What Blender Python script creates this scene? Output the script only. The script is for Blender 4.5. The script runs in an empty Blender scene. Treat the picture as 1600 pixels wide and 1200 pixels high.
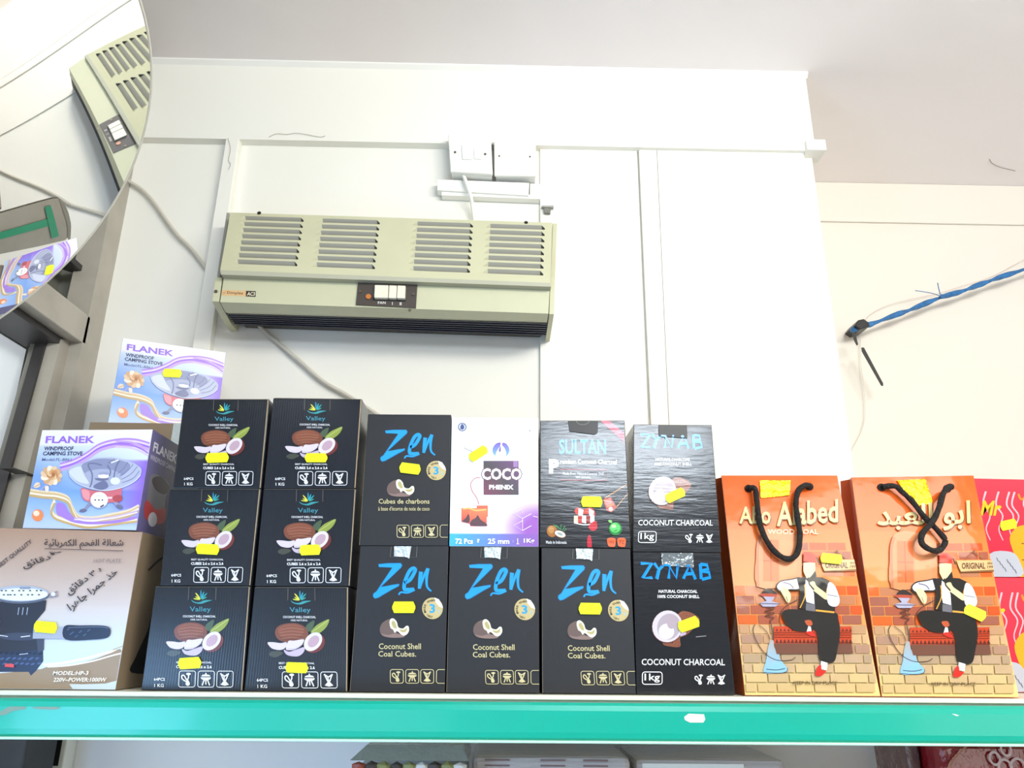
import bpy, math, random
import numpy as np
from mathutils import Vector, Matrix
random.seed(4)
S = bpy.context.scene
C = S.collection
V = Vector
# ------------------------------------------------------------------ camera
F = 1200.0; EYE = V((0, 0, 1.62))
PIT = math.radians(18.4); YAW = math.radians(1.0); ROL = 0.0095
FW = V((math.sin(YAW)*math.cos(PIT), math.cos(YAW)*math.cos(PIT), math.sin(PIT)))
R0 = V((math.cos(YAW), -math.sin(YAW), 0)); U0 = R0.cross(FW)
RT = math.cos(ROL)*R0 + math.sin(ROL)*U0; UP = -math.sin(ROL)*R0 + math.cos(ROL)*U0
cd = bpy.data.cameras.new('camera'); cam = bpy.data.objects.new('camera', cd); C.objects.link(cam)
cd.sensor_fit = 'HORIZONTAL'; cd.sensor_width = 36; cd.lens = 36*F/1600; cd.clip_start = .02
M = Matrix((RT, UP, -FW)).transposed().to_4x4(); M.translation = EYE
cam.matrix_world = M
S.camera = cam
S.view_settings.view_transform = 'Standard'; S.view_settings.look = 'None'
S.view_settings.gamma = 1; S.view_settings.use_curve_mapping = False
S.view_settings.exposure = -0.43
# ------------------------------------------------------------------ light
W = bpy.data.worlds.new('world'); S.world = W; W.use_nodes = True
W.node_tree.nodes['Background'].inputs[0].default_value = (.85, .93, 1, 1)
W.node_tree.nodes['Background'].inputs[1].default_value = .6
def area(name, loc, target, sx, sy, power, col):
    l = bpy.data.lights.new(name, 'AREA'); l.shape = 'RECTANGLE'; l.size = sx; l.size_y = sy
    l.energy = power; l.color = col
    o = bpy.data.objects.new(name, l); C.objects.link(o); o.location = V(loc)
    o.rotation_euler = (V(target)-V(loc)).to_track_quat('-Z', 'Y').to_euler()
    return o
area('ceiling_strip_lamp', (1.15, -.45, 2.78), (.45, 1.1, 1.9), 1.2, .35, 49, (1, .968, .868))
area('rear_glare_lamp', (.70, -1.9, 2.62), (.35, 1.1, 1.75), .95, .30, 44, (.82, .91, 1))  # unseen lamp behind the camera, placed for the glare on the glossy boxes
area('shop_window_daylight', (-.812, .25, 1.36), (.4, .35, 1.30), 0.7, .5, 15, (.30, .58, 1))
area('street_daylight', (-.80, -2.0, 1.0), (.6, 1.2, 1.2), 1.2, 1.6, 19, (.6, .78, 1))
area('aisle_daylight', (2.4, -1.6, 1.5), (0, .9, 1.3), 1.0, 1.4, 13, (1, .93, .84))

# ------------------------------------------------------------------ geometry helpers
def ray(x, y): return FW + RT*((x-800)/F) - UP*((y-600)/F)
def atD(x, y, D): d = ray(x, y); return EYE + d*(D/d.y)
def atZ(x, y, z): d = ray(x, y); return EYE + d*((z-EYE.z)/d.z)
def atX(x, y, X): d = ray(x, y); return EYE + d*(X/d.x)

def lin(c):
    if isinstance(c, str):
        c = c.lstrip('#'); c = tuple(int(c[i:i+2], 16)/255 for i in (0, 2, 4))
    return tuple(x/12.92 if x <= .04045 else ((x+.055)/1.055)**2.4 for x in c)
MATS = {}
def mat(name, col, rough=.5, metal=0, bump=None, bs=.2, scale=20, coat=0, var=0, spec=.5, emit=0, stretch=(1, 1, 1), trans=0):
    if name in MATS: return MATS[name]
    m = bpy.data.materials.new(name); m.use_nodes = True; nt = m.node_tree; N = nt.nodes; L = nt.links
    p = N['Principled BSDF']; p.inputs['Roughness'].default_value = rough; p.inputs['Metallic'].default_value = metal
    p.inputs['Specular IOR Level'].default_value = spec
    p.inputs['Coat Weight'].default_value = coat; p.inputs['Coat Roughness'].default_value = .08
    if emit: p.inputs['Emission Color'].default_value = (.86, .93, 1, 1); p.inputs['Emission Strength'].default_value = emit
    if trans: p.inputs['Transmission Weight'].default_value = trans
    tc = N.new('ShaderNodeTexCoord'); mp = N.new('ShaderNodeMapping'); mp.inputs['Scale'].default_value = stretch
    L.new(tc.outputs['Object'], mp.inputs[0])
    if col == 'ATTR':
        a = N.new('ShaderNodeVertexColor'); a.layer_name = 'Col'; src = a.outputs[0]
        L.new(src, p.inputs['Base Color'])
    else:
        c = lin(col)
        if var:
            no = N.new('ShaderNodeTexNoise'); no.inputs['Scale'].default_value = scale*.4; no.inputs['Detail'].default_value = 6
            cr = N.new('ShaderNodeValToRGB'); cr.color_ramp.elements[0].position = .35; cr.color_ramp.elements[1].position = .65
            cr.color_ramp.elements[0].color = (*[x*(1-var) for x in c], 1); cr.color_ramp.elements[1].color = (*c, 1)
            L.new(mp.outputs[0], no.inputs[0]); L.new(no.outputs['Fac'], cr.inputs[0]); L.new(cr.outputs[0], p.inputs['Base Color'])
        else: p.inputs['Base Color'].default_value = (*c, 1)
    if bump:
        if bump == 'ribs':
            t = N.new('ShaderNodeTexWave'); t.bands_direction = 'X'; t.inputs['Scale'].default_value = scale
            t.inputs['Distortion'].default_value = 1.5; t.inputs['Detail'].default_value = 2
        else:
            t = N.new('ShaderNodeTexNoise'); t.inputs['Scale'].default_value = scale; t.inputs['Detail'].default_value = 4
        L.new(mp.outputs[0], t.inputs['Vector'])
        b = N.new('ShaderNodeBump'); b.inputs['Strength'].default_value = bs; b.inputs['Distance'].default_value = .0005 if bump == 'ribs' else .01
        L.new(t.outputs['Fac'], b.inputs['Height']); L.new(b.outputs[0], p.inputs['Normal'])
        if coat: L.new(b.outputs[0], p.inputs['Coat Normal'])
    MATS[name] = m; return m

def link(name, me, m, parent=None, label=None, kind=None, bevel=0, smooth=False):
    o = bpy.data.objects.new(name, me); C.objects.link(o)
    if m: me.materials.append(m)
    if parent: o.parent = parent
    if label: o['label'] = label
    if kind: o['kind'] = kind
    if smooth:
        for p in me.polygons: p.use_smooth = True
    if bevel:
        b = o.modifiers.new('bevel', 'BEVEL'); b.width = bevel; b.segments = 2; b.limit_method = 'ANGLE'
    return o
def org(parent):
    p = V((0, 0, 0))
    while parent: p = p + parent.location; parent = parent.parent
    return p
def mesh(name, vs, fs, m, parent=None, **k):
    o = org(parent); me = bpy.data.meshes.new(name)
    me.from_pydata([V(v)-o for v in vs], [], fs); me.validate(); me.update()
    return link(name, me, m, parent, **k)
BF = [(0, 3, 2, 1), (4, 5, 6, 7), (0, 1, 5, 4), (1, 2, 6, 5), (2, 3, 7, 6), (3, 0, 4, 7)]
def boxv(a, b):
    return [V(p) for p in ((a[0], a[1], a[2]), (b[0], a[1], a[2]), (b[0], b[1], a[2]), (a[0], b[1], a[2]),
                           (a[0], a[1], b[2]), (b[0], a[1], b[2]), (b[0], b[1], b[2]), (a[0], b[1], b[2]))]
def box(name, a, b, m, parent=None, **k): return mesh(name, boxv(a, b), BF, m, parent, **k)
def thing(name, loc, label, cat, group=None):
    o = bpy.data.objects.new(name, None); C.objects.link(o); o.location = V(loc); o.empty_display_size = .02
    return tag(o, label, cat, group)
def tag(o, label, cat, group=None, kind=None):
    o['label'] = label; o['category'] = cat
    if group: o['group'] = group
    if kind: o['kind'] = kind
    return o
def prism(name, pts, vec, m, parent=None, **k):      # polygon of world points pushed along vec
    n = len(pts); vec = V(vec); vs = [V(p) for p in pts]+[V(p)+vec for p in pts]
    fs = [tuple(range(n)), tuple(range(2*n-1, n-1, -1))]+[((i+1) % n, i, n+i, n+(i+1) % n) for i in range(n)]
    o = mesh(name, vs, fs, m, parent, **k)
    import bmesh
    bm = bmesh.new(); bm.from_mesh(o.data); bmesh.ops.recalc_face_normals(bm, faces=bm.faces); bm.to_mesh(o.data); bm.free()
    return o
def pxprism(name, px, D, t, m, parent=None, **k): return prism(name, [atD(x, y, D) for x, y in px], (0, t, 0), m, parent, **k)
def spline(pts, n=6):
    P = [V(p) for p in pts]; out = []
    for i in range(len(P)-1):
        a = P[max(i-1, 0)]; b = P[i]; c = P[i+1]; d = P[min(i+2, len(P)-1)]
        for k in range(n):
            t = k/n; out.append(.5*((2*b)+(c-a)*t+(2*a-5*b+4*c-d)*t*t+(3*b-a-3*c+d)*t**3))
    out.append(P[-1]); return out
def tube(name, pts, r, m, parent=None, ns=8, smoothpts=True, twist=0, **k):
    P = spline(pts) if smoothpts else [V(p) for p in pts]; vs = []; fs = []
    for i, p in enumerate(P):
        d = (P[min(i+1, len(P)-1)]-P[max(i-1, 0)]).normalized()
        a = d.cross(V((.13, .3, 1))).normalized(); b = d.cross(a)
        for j in range(ns):
            an = 2*math.pi*j/ns; rr = r*(1+twist*math.cos(2*an+i*.8))
            vs.append(p+(a*math.cos(an)+b*math.sin(an))*rr)
    for i in range(len(P)-1):
        for j in range(ns): fs.append((i*ns+j, i*ns+(j+1) % ns, (i+1)*ns+(j+1) % ns, (i+1)*ns+j))
    fs.append(tuple(range(ns-1, -1, -1))); fs.append(tuple(range((len(P)-1)*ns, len(P)*ns)))
    return mesh(name, vs, fs, m, parent, smooth=True, **k)
def disc(name, c, nrm, r, t, m, parent=None, n=20, **k):
    nrm = V(nrm).normalized(); a = nrm.orthogonal().normalized(); b = nrm.cross(a)
    return prism(name, [V(c)+(a*math.cos(2*math.pi*i/n)+b*math.sin(2*math.pi*i/n))*r for i in range(n)], nrm*t, m, parent, **k)

# text outlines, cached
TXT = {}
def glyphs(s, bold=0):
    key = (s, bold)
    if key in TXT: return TXT[key]
    cu = bpy.data.curves.new('t', 'FONT'); cu.body = s; cu.resolution_u = 2; cu.offset = bold; cu.space_line = .95
    o = bpy.data.objects.new('t', cu); C.objects.link(o); bpy.context.view_layer.update()
    me = bpy.data.meshes.new_from_object(o)
    v = np.array([tuple(x.co)[:2] for x in me.vertices]) if len(me.vertices) else np.zeros((1, 2))
    f = [tuple(p.vertices) for p in me.polygons]
    bpy.data.objects.remove(o); bpy.data.curves.remove(cu); bpy.data.meshes.remove(me)
    lo = v.min(0); hi = v.max(0); TXT[key] = ((v-lo)/np.maximum(hi-lo, 1e-6), f); return TXT[key]

def homog(src, dst):
    A = []; b = []
    for (x, y), (u, v) in zip(src, dst):
        A.append([x, y, 1, 0, 0, 0, -u*x, -u*y]); b.append(u); A.append([0, 0, 0, x, y, 1, -v*x, -v*y]); b.append(v)
    return np.append(np.linalg.solve(np.array(A, float), np.array(b, float)), 1).reshape(3, 3)
class Quad:                                              # world corners TL TR BR BL
    def __init__(s, TL, TR, BR, BL):
        s.c = [V(p) for p in (TL, TR, BR, BL)]
        s.n = (s.c[1]-s.c[3]).cross(s.c[0]-s.c[2]).normalized()
        if s.n.dot(EYE-s.c[0]) < 0: s.n = -s.n
    def P(s, u, v, n=0):                                 # v = 0 at the top
        a, b, c, d = s.c
        return a*(1-u)*(1-v)+b*u*(1-v)+c*u*v+d*(1-u)*v+s.n*n
def dquad(px, D, Db=None): return Quad(*[atD(x, y, D) for x, y in px[:2]], *[atD(x, y, Db or D) for x, y in px[2:]])
LAY = {}
class Art:                                               # flat print laid on a face; drawn in the pixel frame `src` (TL TR BR BL)
    def __init__(s, q, src, base=.0003):
        s.q = q; s.H = homog(src, [(0, 0), (1, 0), (1, 1), (0, 1)]); s.v = []; s.f = []; s.c = []; s.lay = base
    def pt(s, x, y):
        w = s.H @ np.array([x, y, 1.0]); u = w[0]/w[2]; v = w[1]/w[2]
        return s.q.P(min(max(u, 0.004), .996), min(max(v, 0.004), .996), s.lay)
    def add(s, pts, faces, col):
        b = len(s.v); s.v += [s.pt(x, y) for x, y in pts]
        s.f += [tuple(b+i for i in f) for f in faces]
        if callable(col): s.c += [(*lin(col(x, y)), 1) for x, y in pts]
        else: s.c += [(*lin(col), 1)]*len(pts)
        s.lay += .00003
    def poly(s, pts, col): s.add(pts, [tuple(range(len(pts)))], col)
    def rect(s, x0, y0, x1, y1, col): s.poly([(x0, y0), (x1, y0), (x1, y1), (x0, y1)], col)
    def ell(s, cx, cy, rx, ry, col, rot=0, n=24, a0=0, a1=360):
        r = math.radians(rot); k = n if a1-a0 >= 360 else n+1
        pts = []
        for i in range(k):
            a = math.radians(a0+(a1-a0)*i/n); x = rx*math.cos(a); y = ry*math.sin(a)
            pts.append((cx+x*math.cos(r)-y*math.sin(r), cy+x*math.sin(r)+y*math.cos(r)))
        s.poly(pts, col)
    def sm(s, pts, n=5, closed=False):
        if closed:
            q = spline([(x, y, 0) for x, y in [pts[-1]]+list(pts)+list(pts[:2])], n); q = q[n:-n-1]
        else: q = spline([(x, y, 0) for x, y in pts], n)
        return [(p.x, p.y) for p in q]
    def blob(s, pts, col, n=5): s.poly(s.sm(pts, n, True), col)
    def line(s, pts, w, col, smooth=False, closed=False, w2=None):
        if smooth: pts = s.sm(pts, 5, closed)
        P = np.array(pts, float); n = len(P)
        if closed: T = np.roll(P, -1, 0)-np.roll(P, 1, 0)
        else: T = np.gradient(P, axis=0) if n > 2 else np.array([P[1]-P[0]]*2)
        T /= np.maximum(np.linalg.norm(T, axis=1, keepdims=True), 1e-6); Nn = np.stack([-T[:, 1], T[:, 0]], 1)
        ww = np.linspace(w, w if w2 is None else w2, n)[:, None]/2
        A = P+Nn*ww; B = P-Nn*ww; pts2 = [tuple(p) for p in A]+[tuple(p) for p in B]
        s.add(pts2, [(i, (i+1) % n, n+(i+1) % n, n+i) for i in range(n if closed else n-1)], col)
    def rrect(s, x0, y0, x1, y1, r, w, col, sh=0):
        p = []
        for cx, cy, a in ((x1-r, y0+r, -90), (x1-r, y1-r, 0), (x0+r, y1-r, 90), (x0+r, y0+r, 180)):
            for k in range(4):
                t = math.radians(a+30*k); X = cx+r*math.cos(t); Y = cy+r*math.sin(t); p.append((X+sh*(y1-Y)/(y1-y0), Y))
        s.line(p, w, col, closed=True)
    def tq(s, txt, q4, col, b=0):
        g, f = glyphs(txt, b); a, c, d, e = [np.array(p, float) for p in q4]
        pts = [tuple(a*(1-u)*v+c*u*v+d*u*(1-v)+e*(1-u)*(1-v)) for u, v in g]
        s.add(pts, f, col)
    def text(s, txt, x0, y0, x1, y1, col, b=0, sh=0): s.tq(txt, [(x0+sh, y0), (x1+sh, y0), (x1, y1), (x0, y1)], col, b)
    def grid(s, fn, nx, ny, uv=(0, 0, 1, 1)):            # smooth printed gradient, fn(u, v) -> rgb
        b = len(s.v)
        for j in range(ny+1):
            for i in range(nx+1):
                u = uv[0]+(uv[2]-uv[0])*i/nx; v = uv[1]+(uv[3]-uv[1])*j/ny
                s.v.append(s.q.P(min(max(u, .002), .998), min(max(v, .002), .998), s.lay)); s.c.append((*lin(fn(u, v)), 1))
        s.f += [(b+j*(nx+1)+i, b+j*(nx+1)+i+1, b+(j+1)*(nx+1)+i+1, b+(j+1)*(nx+1)+i) for j in range(ny) for i in range(nx)]
        s.lay += .00003
    def build(s, name, m, parent):
        o = mesh(name, s.v, s.f, m, parent); LAY[parent.name] = max(LAY.get(parent.name, 0), s.lay)
        if len(o.data.vertices) == len(s.c):
            ca = o.data.color_attributes.new('Col', 'FLOAT_COLOR', 'POINT')
            ca.data.foreach_set('color', np.array(s.c, np.float32).ravel())
        return o
def mix(a, b, t):
    t = min(max(t, 0), 1)
    if isinstance(a, str): a = tuple(int(a[i:i+2], 16)/255 for i in (1, 3, 5))
    if isinstance(b, str): b = tuple(int(b[i:i+2], 16)/255 for i in (1, 3, 5))
    return tuple(x*(1-t)+y*t for x, y in zip(a, b))

# ------------------------------------------------------------------ materials
white = mat('wall_paint', '#f5f3ea', .6, bump='n', bs=.12, scale=9, spec=.3)
ceilm = mat('ceiling_paint', '#fdf6f6', .75, bump='n', bs=.5, scale=5, spec=.2)
gloss_white = mat('white_plastic', '#f6f5ef', .35)
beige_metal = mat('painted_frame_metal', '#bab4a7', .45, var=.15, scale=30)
dark_frame = mat('dark_frame_metal', '#3b3838', .4)
greenish = mat('grey_green_panel', '#7d7d74', .4, var=.1, scale=20)
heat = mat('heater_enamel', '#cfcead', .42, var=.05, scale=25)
heat_in = mat('heater_shaded_metal', '#a19f92', .5)  # the enamel again, darkened: shade put into its colour
heat_dark = mat('heater_gap_shade', '#55534c', .6)  # painted shade for the right louvre facets and the gap behind
blue_dark = mat('grille_blue', '#141c38', .45)
black = mat('black_plastic', '#161514', .4)
ctrl = mat('control_brown', '#4a413b', .4)
ivory = mat('ivory_key', '#ece6d2', .35)
cablem = mat('cable_sheath', '#cfcabd', .5)
kraft = mat('kraft_board', '#8d7b63', .7, var=.1, scale=40)
yellow = mat('price_label', '#f2ff00', .5)
green = mat('shelf_green', '#05ae95', .3, var=.06, scale=8, coat=.25, stretch=(1, 1, 4))
cream = mat('shelf_cream', '#e9e6cf', .4)
pearl = mat('shelf_edge_pale', '#bfe8d2', .35)
box_black = mat('black_card_ribbed', '#1f232b', .24, bump='ribs', bs=.12, scale=90)
box_satin = mat('black_card_satin', '#1a1b20', .5, bump='ribs', bs=.04, scale=120)
box_gloss = mat('black_card_gloss', '#222327', .17, bump='n', bs=.035, scale=70, stretch=(.35, 1, 2.2))
p_black = mat('print_ribbed', 'ATTR', .24, bump='ribs', bs=.12, scale=90)
p_satin = mat('print_satin', 'ATTR', .5, bump='ribs', bs=.04, scale=120)
p_gloss = mat('print_gloss', 'ATTR', .17, bump='n', bs=.035, scale=70, stretch=(.35, 1, 2.2))
p_coat = mat('print_smooth', 'ATTR', .35)
p_bag = mat('print_film', 'ATTR', .55, bump='n', bs=.28, scale=7, coat=.22, spec=.15)
p_matte = mat('print_matte', 'ATTR', .6)
silver = mat('silver_tape', '#cfdadc', .25, metal=.5, bump='n', bs=.3, scale=120)
gold = mat('gold_foil', '#e8c010', .22, metal=.7, bump='n', bs=.4, scale=60)
cord_black = mat('black_cord', '#1d1b18', .8, bump='n', bs=.6, scale=300)
screw = mat('screw_metal', '#6b6256', .4, metal=.6)

E = EYE.z; WD = 1.5; CZ = E+1.276; SHZ = E-.0688; LX = -.832
# ------------------------------------------------------------------ setting
def struct(name, a, b, m): o = box(name, a, b, m); o['kind'] = 'structure'; return o
struct('floor', (-1.1, -3.2, -.1), (2.7, 2.1, 0), mat('floor_tiles', '#b9b4aa', .4, var=.2, scale=4))
struct('ceiling', (-1.1, -3.2, CZ), (2.7, 2.1, CZ+.1), ceilm)
CX = .712
RD = atZ(1430, 289, CZ).y
wb = struct('wall_back', (-1.1, WD, 0), (CX, WD+.55, CZ), white)
struct('wall_back_recess', (CX, RD, 0), (2.7, RD+.1, CZ), mat('recess_paint', '#ebe4d9', .6, bump='n', bs=.1, scale=8, spec=.3))
struct('wall_right', (2.6, -3.2, 0), (2.7, RD, CZ), white)
struct('wall_front', (-1.1, -3.3, 0), (2.7, -3.2, CZ), mat('front_wall_paint', '#c9ccd0', .6))
wl = struct('wall_left', (-1.1, -3.2, 0), (LX-.14, 1.5, CZ), mat('outer_panel', '#a9a9a2', .6))
def trim(n, o): o.name = 'trim_%d' % n; o['kind'] = 'structure'; return o
FY = WD-.022
a = atD(219, 212, FY); zb = atD(700, 224, FY).z
trim(1, box('t', (LX, FY, zb), (CX, WD, CZ-.013), white))                 # proud fascia under the ceiling
trim(2, prism('t', [V((LX, FY-.008, CZ)), V((LX, FY-.008, CZ-.004)), V((LX, FY, CZ-.013)), V((LX, WD, CZ-.013)), V((LX, WD, CZ))], (CX-LX+.004, 0, 0), gloss_white))
trim(3, pxprism('t', [(353, 215), (374, 215), (262, 1000), (226, 1000)], FY, .022, white, bevel=.002))
trim(4, pxprism('t', [(998, 229), (1026, 229), (1060, 1000), (1032, 1000)], WD-.012, .012, white, bevel=.002))
trim(5, pxprism('t', [(844, 229), (995, 229), (1026, 1000), (844, 1000)], WD-.008, .008, white, bevel=.001))
trim(6, pxprism('t', [(1026.5, 229), (1256, 236), (1310, 1000), (1060.5, 1000)], WD-.012, .012, white, bevel=.001))
trim(7, box('t', (CX-.022, FY-.010, zb-.004), (CX+.022, WD+.02, zb+.024), white, bevel=.002))
z2 = atD(1430, 350, RD).z
trim(8, box('t', (CX, RD-.007, z2), (2.6, RD, CZ), MATS['recess_paint'], bevel=.003))
trim(9, prism('t', [atX(228, 150, LX), atX(205, 290, LX), atX(160, 530, LX), atX(126, 680, LX), atX(126, 680, LX)+V((0, .06, 0)), atX(228, 150, LX)+V((0, .06, 0))], (-.02, 0, 0), white))
tube('trim_10', [atD(*p, FY-.002) for p in ((420, 214), (432, 209), (448, 210), (462, 208), (478, 210), (500, 214), (508, 212))], .0005, mat('crack', '#a59e94', .8), ns=5)['kind'] = 'structure'
tube('trim_11', [atD(*p, FY-.002) for p in ((356, 216), (360, 232), (357, 250), (360, 256), (357, 265))], .0005, MATS['crack'], ns=5)['kind'] = 'structure'

tube('trim_12', [atZ(*p, CZ-.0006) for p in ((1546, 249), (1550, 255), (1562, 261), (1586, 267))], .0012, MATS['crack'], ns=5)['kind'] = 'structure'
tube('trim_13', [atD(*p, FY-.002) for p in ((226, 136), (229, 146), (231, 158))], .0018, mat('corner_gap', '#2a2726', .8), ns=5)['kind'] = 'structure'
# shop front frame on the left wall ------------------------------------------------
win = thing('window_1', (LX-.05, 1.2, 0), '', ''); del win['label']; del win['category']; win['kind'] = 'structure'
def xpr(name, px, X, t, m, **k): return prism(name, [atX(x, y, X) for x, y in px], (-t, 0, 0), m, win, **k)
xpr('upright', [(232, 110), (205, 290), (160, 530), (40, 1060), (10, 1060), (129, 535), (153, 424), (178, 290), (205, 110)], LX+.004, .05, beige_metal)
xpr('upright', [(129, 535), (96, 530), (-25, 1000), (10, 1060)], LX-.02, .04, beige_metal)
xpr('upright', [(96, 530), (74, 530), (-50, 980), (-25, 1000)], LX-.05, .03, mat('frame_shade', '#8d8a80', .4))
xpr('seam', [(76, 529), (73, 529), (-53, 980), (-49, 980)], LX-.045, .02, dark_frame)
tr = [atX(138, 493, LX+.004), atX(132, 538, LX+.004)]
zt, zl = tr[0].z, tr[1].z
y1 = tr[0].y+.01
yl = .75
box('transom', (LX-.11, yl, zl), (LX+.004, y1, atX(138, 493, LX+.004).z), beige_metal, win, bevel=.002)
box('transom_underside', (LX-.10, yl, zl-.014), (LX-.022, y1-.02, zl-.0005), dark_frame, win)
ga = [(LX-.105, yl), (LX-.105, 1.42)]
box('window_glass', (LX-.115, yl, .9), (LX-.105, 1.44, zl-.015), mat('frosted_glass', '#e3ebee', .25, coat=.2, emit=.55), win, label='white frosted pane')  # glow put into the pane stands in for daylight from outside
box('upper_panel', (LX-.10, yl, zt), (LX-.09, 1.49, CZ), greenish, win, label='grey green upper panel')
box('upper_panel', (LX-.10, 1.475, zt), (LX-.0, 1.485, CZ), greenish, win)
for (tx, ty, bx, by) in ((152, 367, 108, 330), (139, 434, 60, 362)):
    p = atX(tx, ty, LX-.03); z = p.z
    q = [p, atZ(bx, by, z), V((LX-.09, atZ(bx, by, z).y, z)), V((LX-.09, p.y-.06, z))]
    prism('shutter_blade', q, (0, 0, .012), dark_frame, win)
tube('pull_rod', [atX(126, 372, LX-.085), atX(100, 480, LX-.085)], .004, mat('rod_brass', '#cabfa6', .25, metal=.8), win, smoothpts=False)
tube('pull_rod', [atX(119, 378, LX-.085), atX(93, 480, LX-.085)], .002, mat('rod_dark', '#54493e', .4), win, smoothpts=False)
j0 = atX(37, 736, LX-.015)
box('joint', (LX-.04, j0.y-.03, j0.z-.002), (LX-.015, j0.y+.04, j0.z), dark_frame, win)

# ------------------------------------------------------------------ mirror
MP = [-0.5596, 0.602, 0.3982, 0.1373, -0.6493, 0.7787]; MRR, KU, KV, K4, MC1, MC2 = 0.2965, 1.0892, 1.3889, -0.4708, 0.3435, 0.2115
MC = V((MP[0], MP[1], MP[2]+E))
MN = V((math.cos(MP[4])*math.cos(MP[3]), math.cos(MP[4])*math.sin(MP[3]), math.sin(MP[4])))
_a = MN.cross(V((0, 0, 1))).normalized(); _b = MN.cross(_a)
MA = _a*math.cos(MP[5])+_b*math.sin(MP[5]); MB = _b*math.cos(MP[5])-_a*math.sin(MP[5])
def mh(x, y):                                            # bulge of the slightly uneven plastic dome
    q = x*x+y*y; r2 = MRR*MRR
    return KU*(r2-x*x)/2+KV*(r2-y*y)/2+K4*(r2*r2-q*q)+(MC1*x+MC2*y)*(r2-q)-(KU+KV)*r2/4
def mp_(x, y, off=0): return MC+MA*x+MB*y+MN*(mh(x, y)+off)
mr = thing('convex_mirror', MC, 'round convex security mirror hanging at the upper left, reflecting the heater', 'mirror')
vs = [mp_(0, 0)]; fs = []; NR, NA = 44, 128
for i in range(1, NR+1):
    for j in range(NA):
        t = 2*math.pi*j/NA; vs.append(mp_(MRR*i/NR*math.cos(t), MRR*i/NR*math.sin(t)))
for j in range(NA): fs.append((0, 1+j, 1+(j+1) % NA))
for i in range(NR-1):
    for j in range(NA): fs.append((1+i*NA+j, 1+(i+1)*NA+j, 1+(i+1)*NA+(j+1) % NA, 1+i*NA+(j+1) % NA))
mesh('mirror_face', vs, fs, mat('mirror_silver', '#f6f6f4', .015, metal=1), mr, smooth=True)
ring = [mp_((MRR+.001)*math.cos(i*math.pi/48), (MRR+.001)*math.sin(i*math.pi/48), -.001) for i in range(97)]
tube('rim', ring, .0022, mat('mirror_rim', '#d9d6cc', .4), mr, ns=8, smoothpts=False)
mesh('backing', [p-MN*.004 for p in vs], fs, black, mr)
mc = MC
def onmir(x, y, off=.0012):
    d = ray(x, y).normalized(); t = (MC-EYE).dot(MN)/d.dot(MN)
    for _ in range(30):
        p = EYE+d*t-MC; x_, y_ = p.dot(MA), p.dot(MB); f = p.dot(MN)-mh(x_, y_)
        e = 1e-4; p2 = p+d*e; g = (p2.dot(MN)-mh(p2.dot(MA), p2.dot(MB))-f)/e; t -= max(-.05, min(.05, f/g))
    return EYE+d*t+MN*off
def mirpatch(name, L, R, m, off, n=14):                  # painted reflection patch between two edge polylines, laid on the dome
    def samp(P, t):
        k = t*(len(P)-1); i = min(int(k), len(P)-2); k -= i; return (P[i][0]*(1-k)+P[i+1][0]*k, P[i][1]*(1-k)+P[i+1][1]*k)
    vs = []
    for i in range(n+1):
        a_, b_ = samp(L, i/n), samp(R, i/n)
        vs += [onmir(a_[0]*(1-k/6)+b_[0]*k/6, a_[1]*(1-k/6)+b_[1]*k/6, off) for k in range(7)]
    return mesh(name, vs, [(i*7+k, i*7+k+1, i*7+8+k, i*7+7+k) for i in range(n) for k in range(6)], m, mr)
mirpatch('painted_reflection', [(-40, 345), (0, 332), (45, 319), (82, 309), (92, 309)], [(-40, 404), (0, 396), (60, 384), (107, 373), (108, 350)], mat('reflection_grey', '#a9a498', .5, var=.12, scale=60), .0010)  # reflection of a grey panel with a green T, painted onto the dome
mirpatch('painted_reflection_edge', [(92, 309), (100, 318), (106, 332), (110, 350), (109, 372)], [(91, 310), (96, 325), (101, 340), (104, 352), (105, 374)], mat('reflection_edge_grey', '#8f8b80', .5), .0014)
gl_ = mat('reflection_green', '#1f9a72', .5)
mirpatch('painted_reflection_letter', [(-40, 372), (0, 361), (74, 340)], [(-40, 382), (0, 372), (77, 351)], gl_, .0018)
mirpatch('painted_reflection_letter', [(68, 322), (73, 345), (79, 371)], [(77, 319), (84, 342), (90, 367)], gl_, .0021)
tube('bracket_arm', [mc-MN*.012, mc-MN*.08+V((-.03, .04, .05)), V((LX-.09, mc.y+.02, mc.z+.26))], .009, black, mr)

# ------------------------------------------------------------------ heater
hb = thing('wall_heater', (-.22, WD, atD(600, 526, 1.47).z), 'cream over-door electric fan heater with louvred front, screwed to the wall above the boxes', 'heater')
DT, DLp, DP, DB, DG = 1.405, 1.342, 1.358, 1.385, 1.465
pq = Quad(atD(360, 332, DT), atD(863, 348, DT), atD(860, 442, DLp), atD(344, 422, DLp))
SRC = homog([(360, 332), (863, 348), (860, 442), (344, 422)], [(0, 0), (1, 0), (1, 1), (0, 1)])
def puv(x, y): w = SRC @ np.array([x, y, 1.0]); return w[0]/w[2], w[1]/w[2]
groups = []
for l0, r0, l1, r1 in (((374, 340), (470, 346), (361, 411), (461, 415)), ((491, 345), (587, 351), (481, 418), (581, 420)),
                       ((638, 351), (734, 357), (632, 423), (731, 426)), ((753, 354), (850, 360), (751, 429), (849, 430))):
    u0 = (puv(*l0)[0]+puv(*l1)[0])/2; u1 = (puv(*r0)[0]+puv(*r1)[0])/2; groups.append((u0, u1))
v0 = .055; v1 = .925; nsl = 8; pitch = (v1-v0)/nsl
vs = []; fs = []
def addq(L, u0, v0_, u1, v1_):
    b = len(vs); vs.extend([pq.P(u0, v0_), pq.P(u1, v0_), pq.P(u1, v1_), pq.P(u0, v1_)]); fs.append((b+3, b+2, b+1, b))
us = [0]
for g in groups: us += list(g)
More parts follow.
